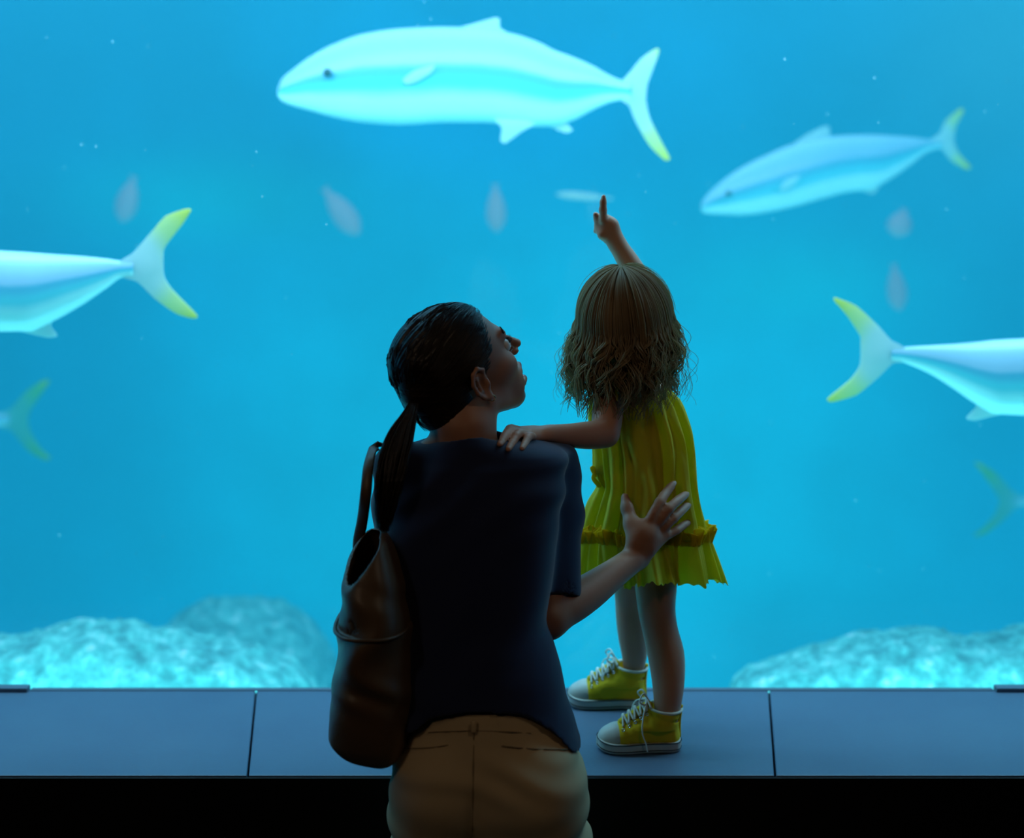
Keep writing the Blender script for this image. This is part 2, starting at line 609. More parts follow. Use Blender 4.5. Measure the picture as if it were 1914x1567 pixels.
    def apply(self, fn, lo=None, hi=None):
        lo = self.lo if lo is None else lo
        hi = self.lo + self.h * self.n if hi is None else hi
        sl, X, Y, Z = self._win(lo, hi)
        self.F[sl] = fn(self.F[sl], X, Y, Z)

    def mesh(self, name):
        F = self.F
        F[0], F[-1] = 1, 1
        F[:, 0], F[:, -1] = 1, 1
        F[:, :, 0], F[:, :, -1] = 1, 1
        ins = F < 0
        nx, ny, nz = F.shape
        c = np.zeros((nx - 1, ny - 1, nz - 1), dtype=np.int8)
        for i in (0, 1):
            for j in (0, 1):
                for l in (0, 1):
                    c += ins[i:nx - 1 + i, j:ny - 1 + j, l:nz - 1 + l]
        act = np.argwhere((c > 0) & (c < 8))
        idx = np.full(c.shape, -1, dtype=np.int32)
        idx[act[:, 0], act[:, 1], act[:, 2]] = np.arange(len(act))
        acc = np.zeros((len(act), 3))
        cnt = np.zeros(len(act))
        corners = [(i, j, l) for i in (0, 1) for j in (0, 1) for l in (0, 1)]
        val = {q: F[act[:, 0] + q[0], act[:, 1] + q[1], act[:, 2] + q[2]].astype(float) for q in corners}
        for q in corners:
            for ax in range(3):
                if q[ax] == 0:
                    w = list(q)
                    w[ax] = 1
                    w = tuple(w)
                    a, b = val[q], val[w]
                    mk = (a < 0) != (b < 0)
                    t = np.where(mk, a / np.where(mk, a - b, 1), 0)
                    p = np.tile(np.array(q, float), (len(act), 1))
                    p[:, ax] += t
                    acc[mk] += p[mk]
                    cnt[mk] += 1
        V = (act + acc / cnt[:, None]) * self.h + self.lo
        Q = []
        for ax in range(3):
            s0 = [slice(None)] * 3
            s1 = [slice(None)] * 3
            s0[ax], s1[ax] = slice(0, -1), slice(1, None)
            a, b = ins[tuple(s0)], ins[tuple(s1)]
            e = np.argwhere(a != b)
            flip = a[e[:, 0], e[:, 1], e[:, 2]]
            o1, o2 = (ax + 1) % 3, (ax + 2) % 3
            cells = []
            for d1, d2 in ((0, 0), (-1, 0), (-1, -1), (0, -1)):
                w = e.copy()
                w[:, o1] += d1
                w[:, o2] += d2
                cells.append(idx[w[:, 0], w[:, 1], w[:, 2]])
            q = np.stack(cells, 1)
            q[~flip] = q[~flip][:, ::-1]
            Q.append(q)
        Q = np.concatenate(Q)
        Q = Q[(Q >= 0).all(1)]
        # light relaxation
        for it in range(2):
            s = np.zeros_like(V)
            n = np.zeros(len(V))
            for i in range(4):
                j = (i + 1) % 4
                np.add.at(s, Q[:, i], V[Q[:, j]])
                np.add.at(n, Q[:, i], 1)
                np.add.at(s, Q[:, j], V[Q[:, i]])
                np.add.at(n, Q[:, j], 1)
            V = V * 0.5 + 0.5 * s / np.maximum(n, 1)[:, None]
        return mesh_quads(name, V, Q)


def smax(a, b, k):
    hh = np.maximum(k - np.abs(a - b), 0) / k
    return np.maximum(a, b) + hh * hh * k * 0.25


def hh_sub(a, b, k):
    hh = np.maximum(k - np.abs(a - b), 0) / k
    return hh * hh * k * 0.25


def keys_px(rows):
    """rows: (py, xl_px, xr_px, Yc, ry[m]) -> loft keys"""
    out = []
    for py, xl, xr, Yc, ry in rows:
        a, b = P(xl, py, Yc), P(xr, py, Yc)
        out.append((a[2], a[0], b[0], Yc, ry))
    return out

# ================================================================== SETTING
def struct(o):
    o['kind'] = 'structure'
    return o


struct(box('floor', (-4.5, -2.5, -0.1), (4.5, 2.30, 0.0), M['floor']))
struct(box('ceiling', (-4.5, -2.5, 3.0), (4.5, 2.70, 3.1), M['wall']))
struct(box('wall_left', (-4.6, -2.5, -0.1), (-4.5, 2.70, 3.1), M['wall']))
struct(box('wall_right', (4.5, -2.5, -0.1), (4.6, 2.70, 3.1), M['wall']))
struct(box('wall_back', (-4.6, -2.6, -0.1), (4.6, -2.5, 3.1), M['wall']))
struct(box('trim_1', (-4.5, 2.66, 2.0), (4.5, 2.80, 3.1), M['black']))       # header above the pane

# bench slabs with fanned joints, 45 mm thick
FY, BY = P(957, 1450, 1.0), P(957, 1301, 1.0)
YF = (LEDGE_Z - CAM_Z) / (FY[2] - CAM_Z)
YB = (LEDGE_Z - CAM_Z) / (BY[2] - CAM_Z)


def on_ledge(px, py):
    a = P(px, py, 1.0)
    Y = (LEDGE_Z - CAM_Z) / (a[2] - CAM_Z)
    return P(px, py, Y)


struct(box('wall_front', (-4.5, YF, -0.1), (4.5, 2.78, LEDGE_Z - 0.046), M['black']))
struct(box('trim_5', (-4.5, YF - 0.006, 0.0), (4.5, YF - 0.0005, LEDGE_Z - 0.003), M['black']))
joints = [(on_ledge(-520, 1301), on_ledge(-580, 1450)), (on_ledge(473, 1301), on_ledge(463, 1450)),
          (on_ledge(1443, 1301), on_ledge(1449, 1450)), (on_ledge(2420, 1301), on_ledge(2500, 1450))]
WALL = 4.495
joints[0] = (np.array([-WALL, 0, 0]), np.array([-WALL, 0, 0]))
joints[3] = (np.array([WALL, 0, 0]), np.array([WALL, 0, 0]))
slab_labels = ['blue-grey stone bench slab at the left, left of the bag',
               'middle blue-grey stone bench slab under the child in yellow shoes',
               'blue-grey stone bench slab at the right, beyond the yellow shoes']
for i in range(3):
    g = 0.0018
    (b0, f0), (b1, f1) = joints[i], joints[i + 1]
    z0, z1 = LEDGE_Z - 0.045, LEDGE_Z
    V = [(f0[0] + g, YF, z0), (f1[0] - g, YF, z0), (b1[0] - g, GLASS_Y - 0.002, z0), (b0[0] + g, GLASS_Y - 0.002, z0),
         (f0[0] + g, YF, z1), (f1[0] - g, YF, z1), (b1[0] - g, GLASS_Y - 0.002, z1), (b0[0] + g, GLASS_Y - 0.002, z1)]
    o = link('bench_slab', pyd('bench_slab', V, [(0, 3, 2, 1), (4, 5, 6, 7), (0, 1, 5, 4), (1, 2, 6, 5), (2, 3, 7, 6), (3, 0, 4, 7)]), M['ledge'], smooth=False)
    md = o.modifiers.new('bevel', 'BEVEL')
    md.width = 0.0025
    md.segments = 2
    tag(o, slab_labels[i], 'bench', 'stone slabs of the window bench')

# low sealing strips where the pane meets the slabs
sx0, sx1 = on_ledge(52, 1298)[0], on_ledge(1862, 1298)[0]
for i, (x0, x1, h, dd) in enumerate([(-4.5, sx0 - 0.004, 0.009, 0.022), (sx0, sx1, 0.002, 0.014), (sx1 + 0.004, 4.5, 0.009, 0.022)]):
    struct(box('trim_%d' % (i + 2), (x0, GLASS_Y - dd, LEDGE_Z + 0.0002), (x1, GLASS_Y - 0.001, LEDGE_Z + h), M['seal'], bevel=0.0008))

struct(box('window_1', (-4.5, GLASS_Y, LEDGE_Z - 0.04), (4.5, GLASS_Y + 0.06, 2.01), M['glass']))

w = box('water', (-7.0, GLASS_Y + 0.075, -3.0), (7.0, 9.5, 3.6), M['water'])
w['kind'] = 'structure'

# ------------------------------------------------------------------ rocks in the tank
def rock(name, label, ridge, Y0, wf, wb, seed, rough=0.05):
    xs = np.linspace(ridge[0][0], ridge[-1][0], 260)
    ys = interp([r[0] for r in ridge], [r[1] for r in ridge], xs)
    top = np.array([P(a, b, Y0) for a, b in zip(xs, ys)])
    nv = 90
    V = []
    base = -2.2
    for j in range(nv):
        t = j / (nv - 1)
        Yj = Y0 - wf + t * (wf + wb)
        s = (Yj - Y0) / (wf if Yj < Y0 else wb)
        prof = max(0.0, 1 - abs(s) ** 2.6) ** 0.5
        for i in range(len(xs)):
            x = top[i, 0] * (1 + 0.06 * s)
            z = base + (top[i, 2] - base) * prof
            v = Vector((x * 3, Yj * 3, seed))
            n = mnoise.fractal(v * 1.6, 0.7, 2.1, 6) * rough * 0.45
            n += mnoise.fractal(Vector((x * 14, Yj * 14, z * 6)), 0.8, 2.1, 3) * rough * 0.35
            V.append((x + n * 0.5, Yj + n * 0.4, z + n))
    nx = len(xs)
    Q = [(j * nx + i, j * nx + i + 1, (j + 1) * nx + i + 1, (j + 1) * nx + i) for j in range(nv - 1) for i in range(nx - 1)]
    o = link(name, mesh_quads(name, V, Q), M['rock'])
    tag(o, label, 'rock', 'crusted rocks on the tank floor')
    return o


rock('rock', 'speckled turquoise rock in the lower left, behind the bench, nearest the glass',
     [(-420, 1500), (-330, 1230), (-150, 1170), (0, 1196), (60, 1193), (130, 1180), (190, 1174), (300, 1185), (400, 1206), (470, 1226), (530, 1250), (570, 1280), (585, 1330), (592, 1420), (596, 1900)],
     3.45, 0.5, 0.5, 1.3, 0.035)
rock('rock', 'hazy rounded rock rising behind the speckled rock at left',
     [(250, 1900), (262, 1300), (285, 1215), (330, 1165), (380, 1143), (430, 1137), (500, 1143), (550, 1165), (590, 1205), (620, 1260), (634, 1330), (640, 1900)],
     4.8, 0.7, 0.8, 5.1, 0.03)
rock('rock', 'speckled turquoise rock in the lower right, behind the bench',
     [(1362, 1900), (1366, 1420), (1370, 1305), (1385, 1272), (1420, 1252), (1480, 1232), (1540, 1215), (1600, 1204), (1680, 1192), (1740, 1184), (1800, 1196), (1850, 1198), (1914, 1188), (2080, 1170), (2240, 1240), (2330, 1500)],
     3.45, 0.5, 0.5, 9.3, 0.035)

# ------------------------------------------------------------------ fish
def fin_mesh(name, outline, Yf, thick, m, parent, root=None, tip=None, n=26):
    """outline: closed polygon of (px,py); Yf(px,py)->depth. Lens-shaped plate with real thickness."""
    pts = [P(px, py, Yf(px, py)) for px, py in outline]
    pts = np.array(pts)
    # smooth the outline
    loop = np.vstack([pts, pts[:1]])
    k = len(pts)
    dense = []
    for i in range(k):
        p0, p1, p2, p3 = pts[(i - 1) % k], pts[i], pts[(i + 1) % k], pts[(i + 2) % k]
        for s in range(5):
            t = s / 5
            dense.append(0.5 * ((2 * p1) + (-p0 + p2) * t + (2 * p0 - 5 * p1 + 4 * p2 - p3) * t * t + (-p0 + 3 * p1 - 3 * p2 + p3) * t ** 3) * 0.6
                         + 0.4 * (p1 * (1 - t) + p2 * t))
    dense = np.array(dense)
    import bmesh
    bm = bmesh.new()
    vs = [bm.verts.new(p) for p in dense]
    f = bm.faces.new(vs)
    f.normal_update()
    bm.normal_update()
    bmesh.ops.triangulate(bm, faces=[f])
    me = bpy.data.meshes.new(name)
    bm.normal_update()
    bm.to_mesh(me)
    bm.free()
    uv = me.uv_layers.new(name='body')
    if root is not None:
        r = P(root[0], root[1], Yf(*root))
        L = max(np.linalg.norm(dense - r, axis=1))
        for lp in me.loops:
            d = np.linalg.norm(np.array(me.vertices[lp.vertex_index].co) - r) / L
            uv.data[lp.index].uv = (d, 0.5)
    o = link(name, me, m, parent)
    md = o.modifiers.new('thick', 'SOLIDIFY')
    md.thickness = thick
    md.offset = 0
    bv = o.modifiers.new('edge', 'BEVEL')
    bv.width = thick * 0.3
    bv.segments = 2
    return o


def yellowtail(label, prof, Y0, slope, tail, fins, eye=None, mouth=None, width=0.42, tailmat='tail', tag_group='yellowtail fish in the tank'):
    """prof rows (px, top, bottom) from nose to tail root"""
    px = np.array([r[0] for r in prof], float)
    order = np.argsort(px)
    xref = px.mean()
    Yf = lambda x, y: Y0 + slope * (x - xref)
    cx = px.mean()
    cy = (prof[len(prof) // 2][1] + prof[len(prof) // 2][2]) / 2
    root = thing('yellowtail_fish', label, 'fish', P(cx, cy, Yf(cx, cy)), tag_group)
    xs = px[order]
    tp = np.array([r[1] for r in prof], float)[order]
    bt = np.array([r[2] for r in prof], float)[order]
    n, sd = 110, 40
    u = np.linspace(0, 1, n)
    # denser at the nose
    nose_left = px[0] < px[-1]
    w = 1 - (1 - u) ** 1.0
    g = xs[0] + (xs[-1] - xs[0]) * w
    T = interp(xs, tp, g)
    B = interp(xs, bt, g)
    hmax = (B - T).max()
    V, UV = [], []
    for i in range(n):
        a, b = P(g[i], T[i], Yf(g[i], 0)), P(g[i], B[i], Yf(g[i], 0))
        c = (a + b) / 2
        up = (a - b) / 2
        hh = np.linalg.norm(up)
        wd = hh * width * (1.0 + 0.25 * (hh / (S(cy, Y0) * hmax / 2)))
        ax = unit([1.0, slope / S(cy, Y0), 0])
        nrm = np.array([-ax[1], ax[0], 0]) * -1
        for s in range(sd):
            th = 2 * math.pi * s / sd
            q = math.sin(th)
            V.append(c + up * q + nrm * wd * math.cos(th) * (1 - 0.12 * q))
            UV.append(((g[i] - xs[0]) / (xs[-1] - xs[0]), 0.5 + 0.5 * q))
    Q = []
    for i in range(n - 1):
        for s in range(sd):
            k = (s + 1) % sd
            Q.append((i * sd + s, i * sd + k, (i + 1) * sd + k, (i + 1) * sd + s))
    for e in (0, n - 1):
        base = e * sd
        for s in range(0, sd // 2 - 1):
            q = (base + s, base + s + 1, base + (sd - 2 - s) % sd, base + (sd - 1 - s) % sd)
            if len(set(q)) == 4:
                Q.append(q)
    me = mesh_quads('body', V, Q)
    uv = me.uv_layers.new(name='body')
    UV = np.array(UV, dtype=np.float32)
    li = np.zeros(len(me.loops), dtype=np.int32)
    me.loops.foreach_get('vertex_index', li)
    uv.data.foreach_set('uv', UV[li].ravel())
    link('body', me, M['fish'], root)
    fin_mesh('tail_fin', tail['pts'], Yf, 0.009, M[tailmat], root, root=tail['root'])
    for nm, pts, dY in fins:
        fin_mesh(nm, pts, (lambda x, y, dY=dY: Yf(x, y) + dY), 0.006, M['fin'], root)
    if eye:
        ex, ey, er, dY = eye
        c = P(ex, ey, Yf(ex, ey) + dY)
        tb = Vol(c - 0.03, c + 0.03, 0.0015)
        tb.ell(c, (er, er * 0.55, er), k=0)
        e = link('eye', tb.mesh('eye'), M['pupil'], root)
    if mouth:
        tb = Tubes()
        tb.add(spline([P(x, y, Yf(x, y) + d) for x, y, d in mouth], 14), 0.0035, 6)
        tb.build('mouth_line', M['fin'], root)
    return root


big = [(519, 168, 178), (524, 152, 187), (545, 132, 197), (580, 106, 207), (620, 84, 218), (680, 63, 229), (750, 53, 233), (830, 50, 229), (900, 53, 229),
       (960, 63, 234), (1010, 80, 237), (1035, 93, 236), (1070, 106, 226), (1110, 124, 205), (1140, 141, 192), (1165, 151, 187), (1180, 153, 190)]
yellowtail('largest pale yellowtail at the top, swimming left above the pointing child', big, 3.9, 0.0,
           dict(root=(1172, 172), pts=[(1160, 156), (1178, 134), (1200, 108), (1226, 91), (1232, 95), (1222, 125), (1210, 158), (1207, 188), (1214, 220), (1232, 258), (1252, 296), (1242, 299), (1214, 272), (1188, 228), (1176, 198), (1160, 186)]),
           [('dorsal_fin', [(850, 56), (890, 43), (925, 33), (934, 36), (935, 52), (955, 68), (900, 75)], 0.0),
            ('anal_fin', [(1015, 228), (1062, 216), (1060, 232), (1071, 243), (1058, 249), (1035, 240)], 0.0),
            ('pelvic_fin', [(925, 222), (975, 224), (1000, 232), (975, 246), (945, 268), (935, 262), (938, 240)], -0.03),
            ('pectoral_fin', [(752, 150), (775, 132), (812, 122), (806, 136), (780, 152), (762, 158)], -0.075)],
           eye=(612, 136, 0.012, -0.062), mouth=None)
midf = [(1310, 384, 390), (1316, 372, 398), (1340, 347, 400), (1385, 314, 402), (1430, 291, 397), (1480, 270, 387), (1530, 258, 373), (1580, 253, 360),
        (1625, 252, 354), (1665, 254, 333), (1705, 257, 305), (1735, 261, 283), (1760, 263, 276)]
yellowtail('hazy blue yellowtail at upper right, swimming down to the left, behind the others', midf, 4.9, 0.0006,
           dict(root=(1752, 269), pts=[(1740, 262), (1758, 248), (1768, 226), (1795, 203), (1800, 208), (1786, 235), (1782, 262), (1790, 285), (1813, 312), (1806, 316), (1778, 300), (1758, 276), (1742, 276)]),
           [('dorsal_fin', [(1480, 273), (1515, 248), (1543, 236), (1550, 240), (1545, 262)], 0.0),
            ('anal_fin', [(1590, 352), (1640, 340), (1642, 350), (1632, 362), (1615, 358)], 0.0),
            ('pectoral_fin', [(1458, 352), (1470, 336), (1495, 328), (1484, 344), (1464, 356)], -0.10)],
           eye=(1362, 362, 0.010, -0.075))
leftf = [(-470, 535, 545), (-440, 505, 568), (-380, 484, 594), (-300, 468, 612), (-200, 460, 622), (-100, 462, 624), (0, 469, 620), (55, 472, 619), (90, 475, 605), (150, 479, 572), (200, 484, 538), (228, 488, 519), (250, 488, 516)]
yellowtail('pale yellowtail cut off by the left edge, swimming left, yellow tail in view', leftf, 3.3, 0.0,
           dict(root=(236, 502), pts=[(225, 489), (250, 472), (285, 432), (310, 404), (345, 391), (357, 393), (340, 420), (312, 456), (305, 472), (306, 515), (320, 540), (368, 590), (360, 595), (330, 586), (290, 558), (258, 527), (225, 516)]),
           [('anal_fin', [(20, 612), (95, 596), (95, 610), (107, 628), (90, 631), (50, 622)], 0.0)], eye=(-380, 535, 0.012, -0.07))
rightf = [(2330, 700, 710), (2300, 672, 735), (2230, 650, 758), (2150, 637, 770), (2050, 629, 777), (1960, 630, 777), (1914, 633, 776), (1860, 636, 773), (1825, 640, 756), (1790, 643, 732), (1740, 646, 700), (1705, 648, 684), (1680, 650, 676), (1665, 650, 675)]
yellowtail('pale yellowtail cut off by the right edge, swimming right, yellow tail in view', rightf, 3.3, 0.0,
           dict(root=(1682, 663), pts=[(1690, 650), (1665, 636), (1640, 608), (1600, 572), (1562, 557), (1560, 563), (1585, 592), (1608, 628), (1609, 640), (1608, 682), (1590, 710), (1547, 746), (1556, 751), (1600, 738), (1640, 706), (1668, 679), (1690, 676)]),
           [('anal_fin', [(1890, 768), (1830, 750), (1824, 762), (1806, 782), (1822, 786), (1850, 779)], 0.0)], eye=(2250, 690, 0.012, -0.07))
smalll = [(-400, 780, 786), (-370, 758, 805), (-300, 738, 825), (-200, 730, 838), (-120, 738, 832), (-50, 758, 812), (-5, 772, 797), (18, 774, 794)]
yellowtail('small greenish yellowtail tail at the left edge, below the larger yellow tail', smalll, 5.2, 0.0,
           dict(root=(5, 785), pts=[(-4, 774), (20, 764), (45, 735), (75, 714), (93, 711), (80, 732), (58, 765), (52, 785), (58, 810), (75, 838), (95, 857), (80, 858), (50, 840), (22, 806), (-4, 797)]),
           [], None, tailmat='tail_hazed')
smallr = [(2300, 940, 946), (2270, 915, 962), (2200, 898, 978), (2100, 890, 985), (2030, 900, 975), (1960, 920, 955), (1915, 930, 945), (1895, 931, 944)]
yellowtail('small greenish yellowtail tail at the right edge, below the larger yellow tail', smallr, 5.2, 0.0,
           dict(root=(1905, 938), pts=[(1914, 930), (1892, 918), (1862, 885), (1835, 868), (1822, 864), (1830, 876), (1855, 912), (1868, 935), (1860, 962), (1838, 988), (1820, 1002), (1840, 998), (1872, 975), (1898, 950), (1914, 946)]),
           [], None, tailmat='tail_hazed')

# faint pink fish hanging far back in the haze
def far_fish(label, px, py, L, Hh, tilt, Y, m, nm='distant_fish'):
    c = P(px, py, Y)
    s = S(py, Y)
    root = thing(nm, label, 'fish', c, 'faint pinkish fish far back in the tank')
    xs = np.linspace(-1, 1, 30)
    V, Q = [], []
    sd = 14
    ct, st = math.cos(tilt), math.sin(tilt)
    for i, x in enumerate(xs):
        r = max(0.02, (1 - abs(x) ** 2.2) ** 0.8 * (1 - 0.25 * x))
        for k in range(sd):
            th = 2 * math.pi * k / sd
            a, b, d = x * L * s / 2, math.sin(th) * r * Hh * s / 2, math.cos(th) * r * Hh * s * 0.25
            V.append((c[0] + a * ct - b * st, c[1] + d, c[2] + a * st + b * ct))
    for i in range(29):
        for k in range(sd):
            q = (k + 1) % sd
            Q.append((i * sd + k, i * sd + q, (i + 1) * sd + q, (i + 1) * sd + k))
    link('body', mesh_quads('body', V, Q), m, root)
    tp = []
    for a, b in ((0.85, 0.1), (1.16, 0.42), (1.08, 0.0), (1.16, -0.42), (0.85, -0.1)):
        a, b = a * L * s / 2, b * Hh * s / 2
        tp.append((c[0] + a * ct - b * st, c[1], c[2] + a * st + b * ct))
    me = pyd('tail_fin', tp, [(0, 1, 2), (0, 2, 4), (2, 3, 4)])
    o = link('tail_fin', me, m, root)
    md = o.modifiers.new('thick', 'SOLIDIFY')
    md.thickness = 0.006
    md.offset = 0


for lab, a in (('faint upright pink fish at left, above the cut-off yellow tail', (238, 375, 84, 40, 1.25, 6.4)),
               ('faint slanting pink fish below the head of the largest fish', (640, 398, 100, 44, 2.2, 6.4)),
               ('faint upright pink fish below the middle of the largest fish', (927, 392, 84, 36, 1.6, 6.4)),
               ('faint pink fish just under the hazy blue yellowtail', (1682, 418, 50, 46, 1.3, 6.4)),
               ('faint upright pink fish above the right-hand yellow tail', (1676, 540, 84, 36, 1.75, 6.4))):
    far_fish(lab, *a, M['pink'])
far_fish('thin pale fish just left of the child\'s fingertip', 1088, 367, 100, 14, -0.08, 5.5, M['pale'])

# specks drifting in the water
rnd = random.Random(4)
V, Q = [], []
for i in range(170):
    Y = rnd.uniform(2.85, 4.6)
    p = P(rnd.uniform(-30, 1944), rnd.uniform(0, 1280), Y)
    r = rnd.uniform(0.0005, 0.0013)
    b = len(V)
    for d in ((1, 0, 0), (-1, 0, 0), (0, 1, 0), (0, -1, 0), (0, 0, 1.5), (0, 0, -1.5)):
        V.append(p + np.array(d) * r)
    for t in ((0, 2, 4), (2, 1, 4), (1, 3, 4), (3, 0, 4), (2, 0, 5), (1, 2, 5), (3, 1, 5), (0, 3, 5)):
        Q.append(tuple(b + k for k in t))
o = link('suspended_particles', mesh_quads('suspended_particles', V, Q), M['speck'], smooth=False)
tag(o, 'tiny white specks drifting all through the blue water', 'particles', kind='stuff')

# ================================================================== THE WOMAN
W_LABEL = 'dark-haired woman kneeling in navy t-shirt and khaki trousers, looking up to the right'
woman = thing('person', W_LABEL, 'person', (0.0, 2.10, 0.0))
NECKC = [P(857, 740, 2.29), P(868, 800, 2.27), P(880, 850, 2.25)]


def frame(yaw, pitch, roll=0.0):
    cy, sy, cp, sp = math.cos(yaw), math.sin(yaw), math.cos(pitch), math.sin(pitch)
    F = np.array([cp * cy, cp * sy, sp])
    R = np.array([sy, -cy, 0.0])
    U = np.cross(R, F)
    if roll:
        U, R = U * math.cos(roll) + R * math.sin(roll), R * math.cos(roll) - U * math.sin(roll)
    return F, U, R


HF, HU, HR = frame(math.radians(29), math.radians(27))
HO = P(861, 692, 2.30)
HM = np.array([HF, HU, HR])


def H(f, u, r):
    return HO + f * HF + u * HU + r * HR


def face(vol, H, HM, s=1.0, mouth=True, full=True, ear_sides=(1, -1)):
    """adult head in its own frame; s scales it"""
    e = lambda f, u, r, a, b, c, k=0.012, sub=False: vol.ell(H(f * s, u * s, r * s), (a * s, b * s, c * s), HM, k * s, sub)
    e(-0.012, 0.036, 0, 0.093, 0.076, 0.073)
    e(0.034, -0.010, 0, 0.055, 0.082, 0.060, 0.02)
    for q in (1, -1):
        vol.cone(H(0.0, -0.055 * s, 0.046 * q * s), H(0.056 * s, -0.093 * s, 0.014 * q * s), 0.020 * s, 0.015 * s, 0.022 * s)
        e(0.056, -0.022, 0.038 * q, 0.026, 0.022, 0.020, 0.016)
        e(0.066, -0.062, 0.022 * q, 0.020, 0.028, 0.018, 0.018)
    vol.cone(H(0.078 * s, 0.026 * s, -0.030 * s), H(0.078 * s, 0.026 * s, 0.030 * s), 0.012 * s, 0.012 * s, 0.014 * s)
    for q in (1, -1):
        e(0.090, 0.006, 0.031 * q, 0.014, 0.012, 0.018, 0.008, True)
    # nose
    vol.cone(H(0.086 * s, 0.018 * s, 0), H(0.113 * s, -0.016 * s, 0), 0.0062 * s, 0.0080 * s, 0.007 * s)
    for q in (1, -1):
        e(0.099, -0.023, 0.009 * q, 0.009, 0.0065, 0.006, 0.006)
        e(0.104, -0.029, 0.005 * q, 0.004, 0.004, 0.003, 0.002, True)
    # chin and lips
    e(0.069, -0.096, 0, 0.017, 0.015, 0.020, 0.014)
    e(0.078, -0.060, 0, 0.014, 0.022, 0.026, 0.014)
    vol.cone(H(0.089 * s, -0.054 * s, -0.018 * s), H(0.095 * s, -0.051 * s, 0), 0.0055 * s, 0.007 * s, 0.005 * s)
    vol.cone(H(0.089 * s, -0.054 * s, 0.018 * s), H(0.095 * s, -0.051 * s, 0), 0.0055 * s, 0.007 * s, 0.005 * s)
    vol.cone(H(0.087 * s, -0.078 * s, -0.014 * s), H(0.094 * s, -0.078 * s, 0), 0.006 * s, 0.008 * s, 0.005 * s)
    vol.cone(H(0.087 * s, -0.078 * s, 0.014 * s), H(0.094 * s, -0.078 * s, 0), 0.006 * s, 0.008 * s, 0.005 * s)
    if mouth:
        e(0.104, -0.0645, 0, 0.034, 0.0088, 0.032, 0.002, True)
    for q in ear_sides:
        c = (-0.006, -0.008, 0.071 * q)
        Hl = lambda f, u, r: H((c[0] + f) * s, (c[1] + u) * s, c[2] * s + r * q * s)
        # ear shell, then hollow, rim, lobe, tragus
        vol.ell(Hl(0.0, -0.002, 0.004), (0.016 * s, 0.028 * s, 0.006 * s), HM, 0.006 * s)
        rim = [(0.010, 0.006, 0.004), (0.012, 0.020, 0.009), (0.002, 0.029, 0.013), (-0.010, 0.024, 0.015), (-0.017, 0.008, 0.015), (-0.015, -0.010, 0.013), (-0.007, -0.024, 0.009), (0.003, -0.030, 0.006)]
        vol.chain([(Hl(*a), 0.0038 * s) for a in rim], 0.003 * s)
        vol.ell(Hl(0.004, -0.028, 0.006), (0.008 * s, 0.009 * s, 0.005 * s), HM, 0.004 * s)
        vol.ell(Hl(0.000, -0.001, 0.012), (0.0085 * s, 0.014 * s, 0.007 * s), HM, 0.002 * s, True)
        vol.cone(Hl(-0.006, 0.016, 0.011), Hl(-0.006, -0.010, 0.010), 0.0028 * s, 0.0028 * s, 0.003 * s)
        vol.ell(Hl(0.011, -0.006, 0.007), (0.004 * s, 0.007 * s, 0.005 * s), HM, 0.003 * s)


# body: head, neck, torso core, arms, hands, legs in one surface
SH_R, EL_R, WR_R = P(1033, 885, 2.33), P(1028, 1160, 2.215), P(1192, 1040, 2.352)
SH_L, EL_L, WR_L = P(765, 885, 2.22), P(770, 1120, 2.30), P(830, 1262, 2.50)
bv = Vol((-0.33, 1.62, 0.0), (0.345, 2.64, 1.56), 0.0030)
face(bv, H, HM, ear_sides=(1, -1))
bv.cone(H(-0.030, -0.03, 0), NECKC[1], 0.052, 0.050, 0.02)
bv.cone(NECKC[1], P(876, 836, 2.262), 0.050, 0.042, 0.02)
bv.cone(P(800, 858, 2.25), P(990, 872, 2.28), 0.030, 0.030, 0.03)
bv.cone(SH_R, P(1015, 862, 2.31), 0.036, 0.036, 0.03)
bv.loft(keys_px([(846, 800, 960, 2.26, 0.04), (864, 742, 1030, 2.26, 0.06), (900, 735, 1035, 2.25, 0.075), (1000, 745, 1020, 2.22, 0.08), (1100, 755, 1005, 2.19, 0.078),
                 (1200, 762, 1010, 2.15, 0.074), (1300, 762, 1035, 2.12, 0.078), (1400, 758, 1065, 2.11, 0.088), (1500, 755, 1075, 2.11, 0.09), (1560, 770, 1060, 2.115, 0.08)]), 0.02)
bv.limb([(SH_R, 0.037), ((SH_R + EL_R) / 2, 0.034), (EL_R + np.array([0, 0, 0.01]), 0.0310)])
FA = WR_R - EL_R
bv.limb([(EL_R + np.array([0, 0, 0.01]), 0.0310), (EL_R + FA * 0.2 + np.array([0, 0, 0.004]), 0.0325), (EL_R + FA * 0.42, 0.0300), (EL_R + FA * 0.72, 0.0240), (WR_R, 0.0205)], 18)
bv.ell(EL_R + np.array([-0.004, -0.006, -0.006]), (0.022, 0.022, 0.022), None, 0.03)
# right hand, seen from its back
PN = unit([0.25, -0.93, 0.15])
bv.cone(WR_R, P(1206, 1002, 2.352), 0.022, 0.026, 0.014, (PN, 0.62))
bv.cone(P(1200, 1008, 2.352), P(1222, 970, 2.362), 0.022, 0.0135, 0.010, (PN, 0.60))
bv.cone(P(1212, 1018, 2.352), P(1241, 1001, 2.368), 0.022, 0.0125, 0.010, (PN, 0.62))
NAILS = []


def finger(vol, pts, r, k=0.006):
    n = len(pts)
    vol.chain([(p, r[i]) for i, p in enumerate(pts)], k)


def adult_finger(px, r=0.0078):
    pts = [P(*q) for q in px]
    rr = [r * 1.12, r * 1.0, r * 0.95, r * 0.74]
    bv.limb(list(zip(pts, rr)), 12, 0.0035)
    bv.ell(pts[1], (r * 1.1, r * 1.1, r * 1.1), None, 0.003)
    d = unit(pts[-1] - pts[-2])
    NAILS.append((pts[-1], d, rr[-1]))


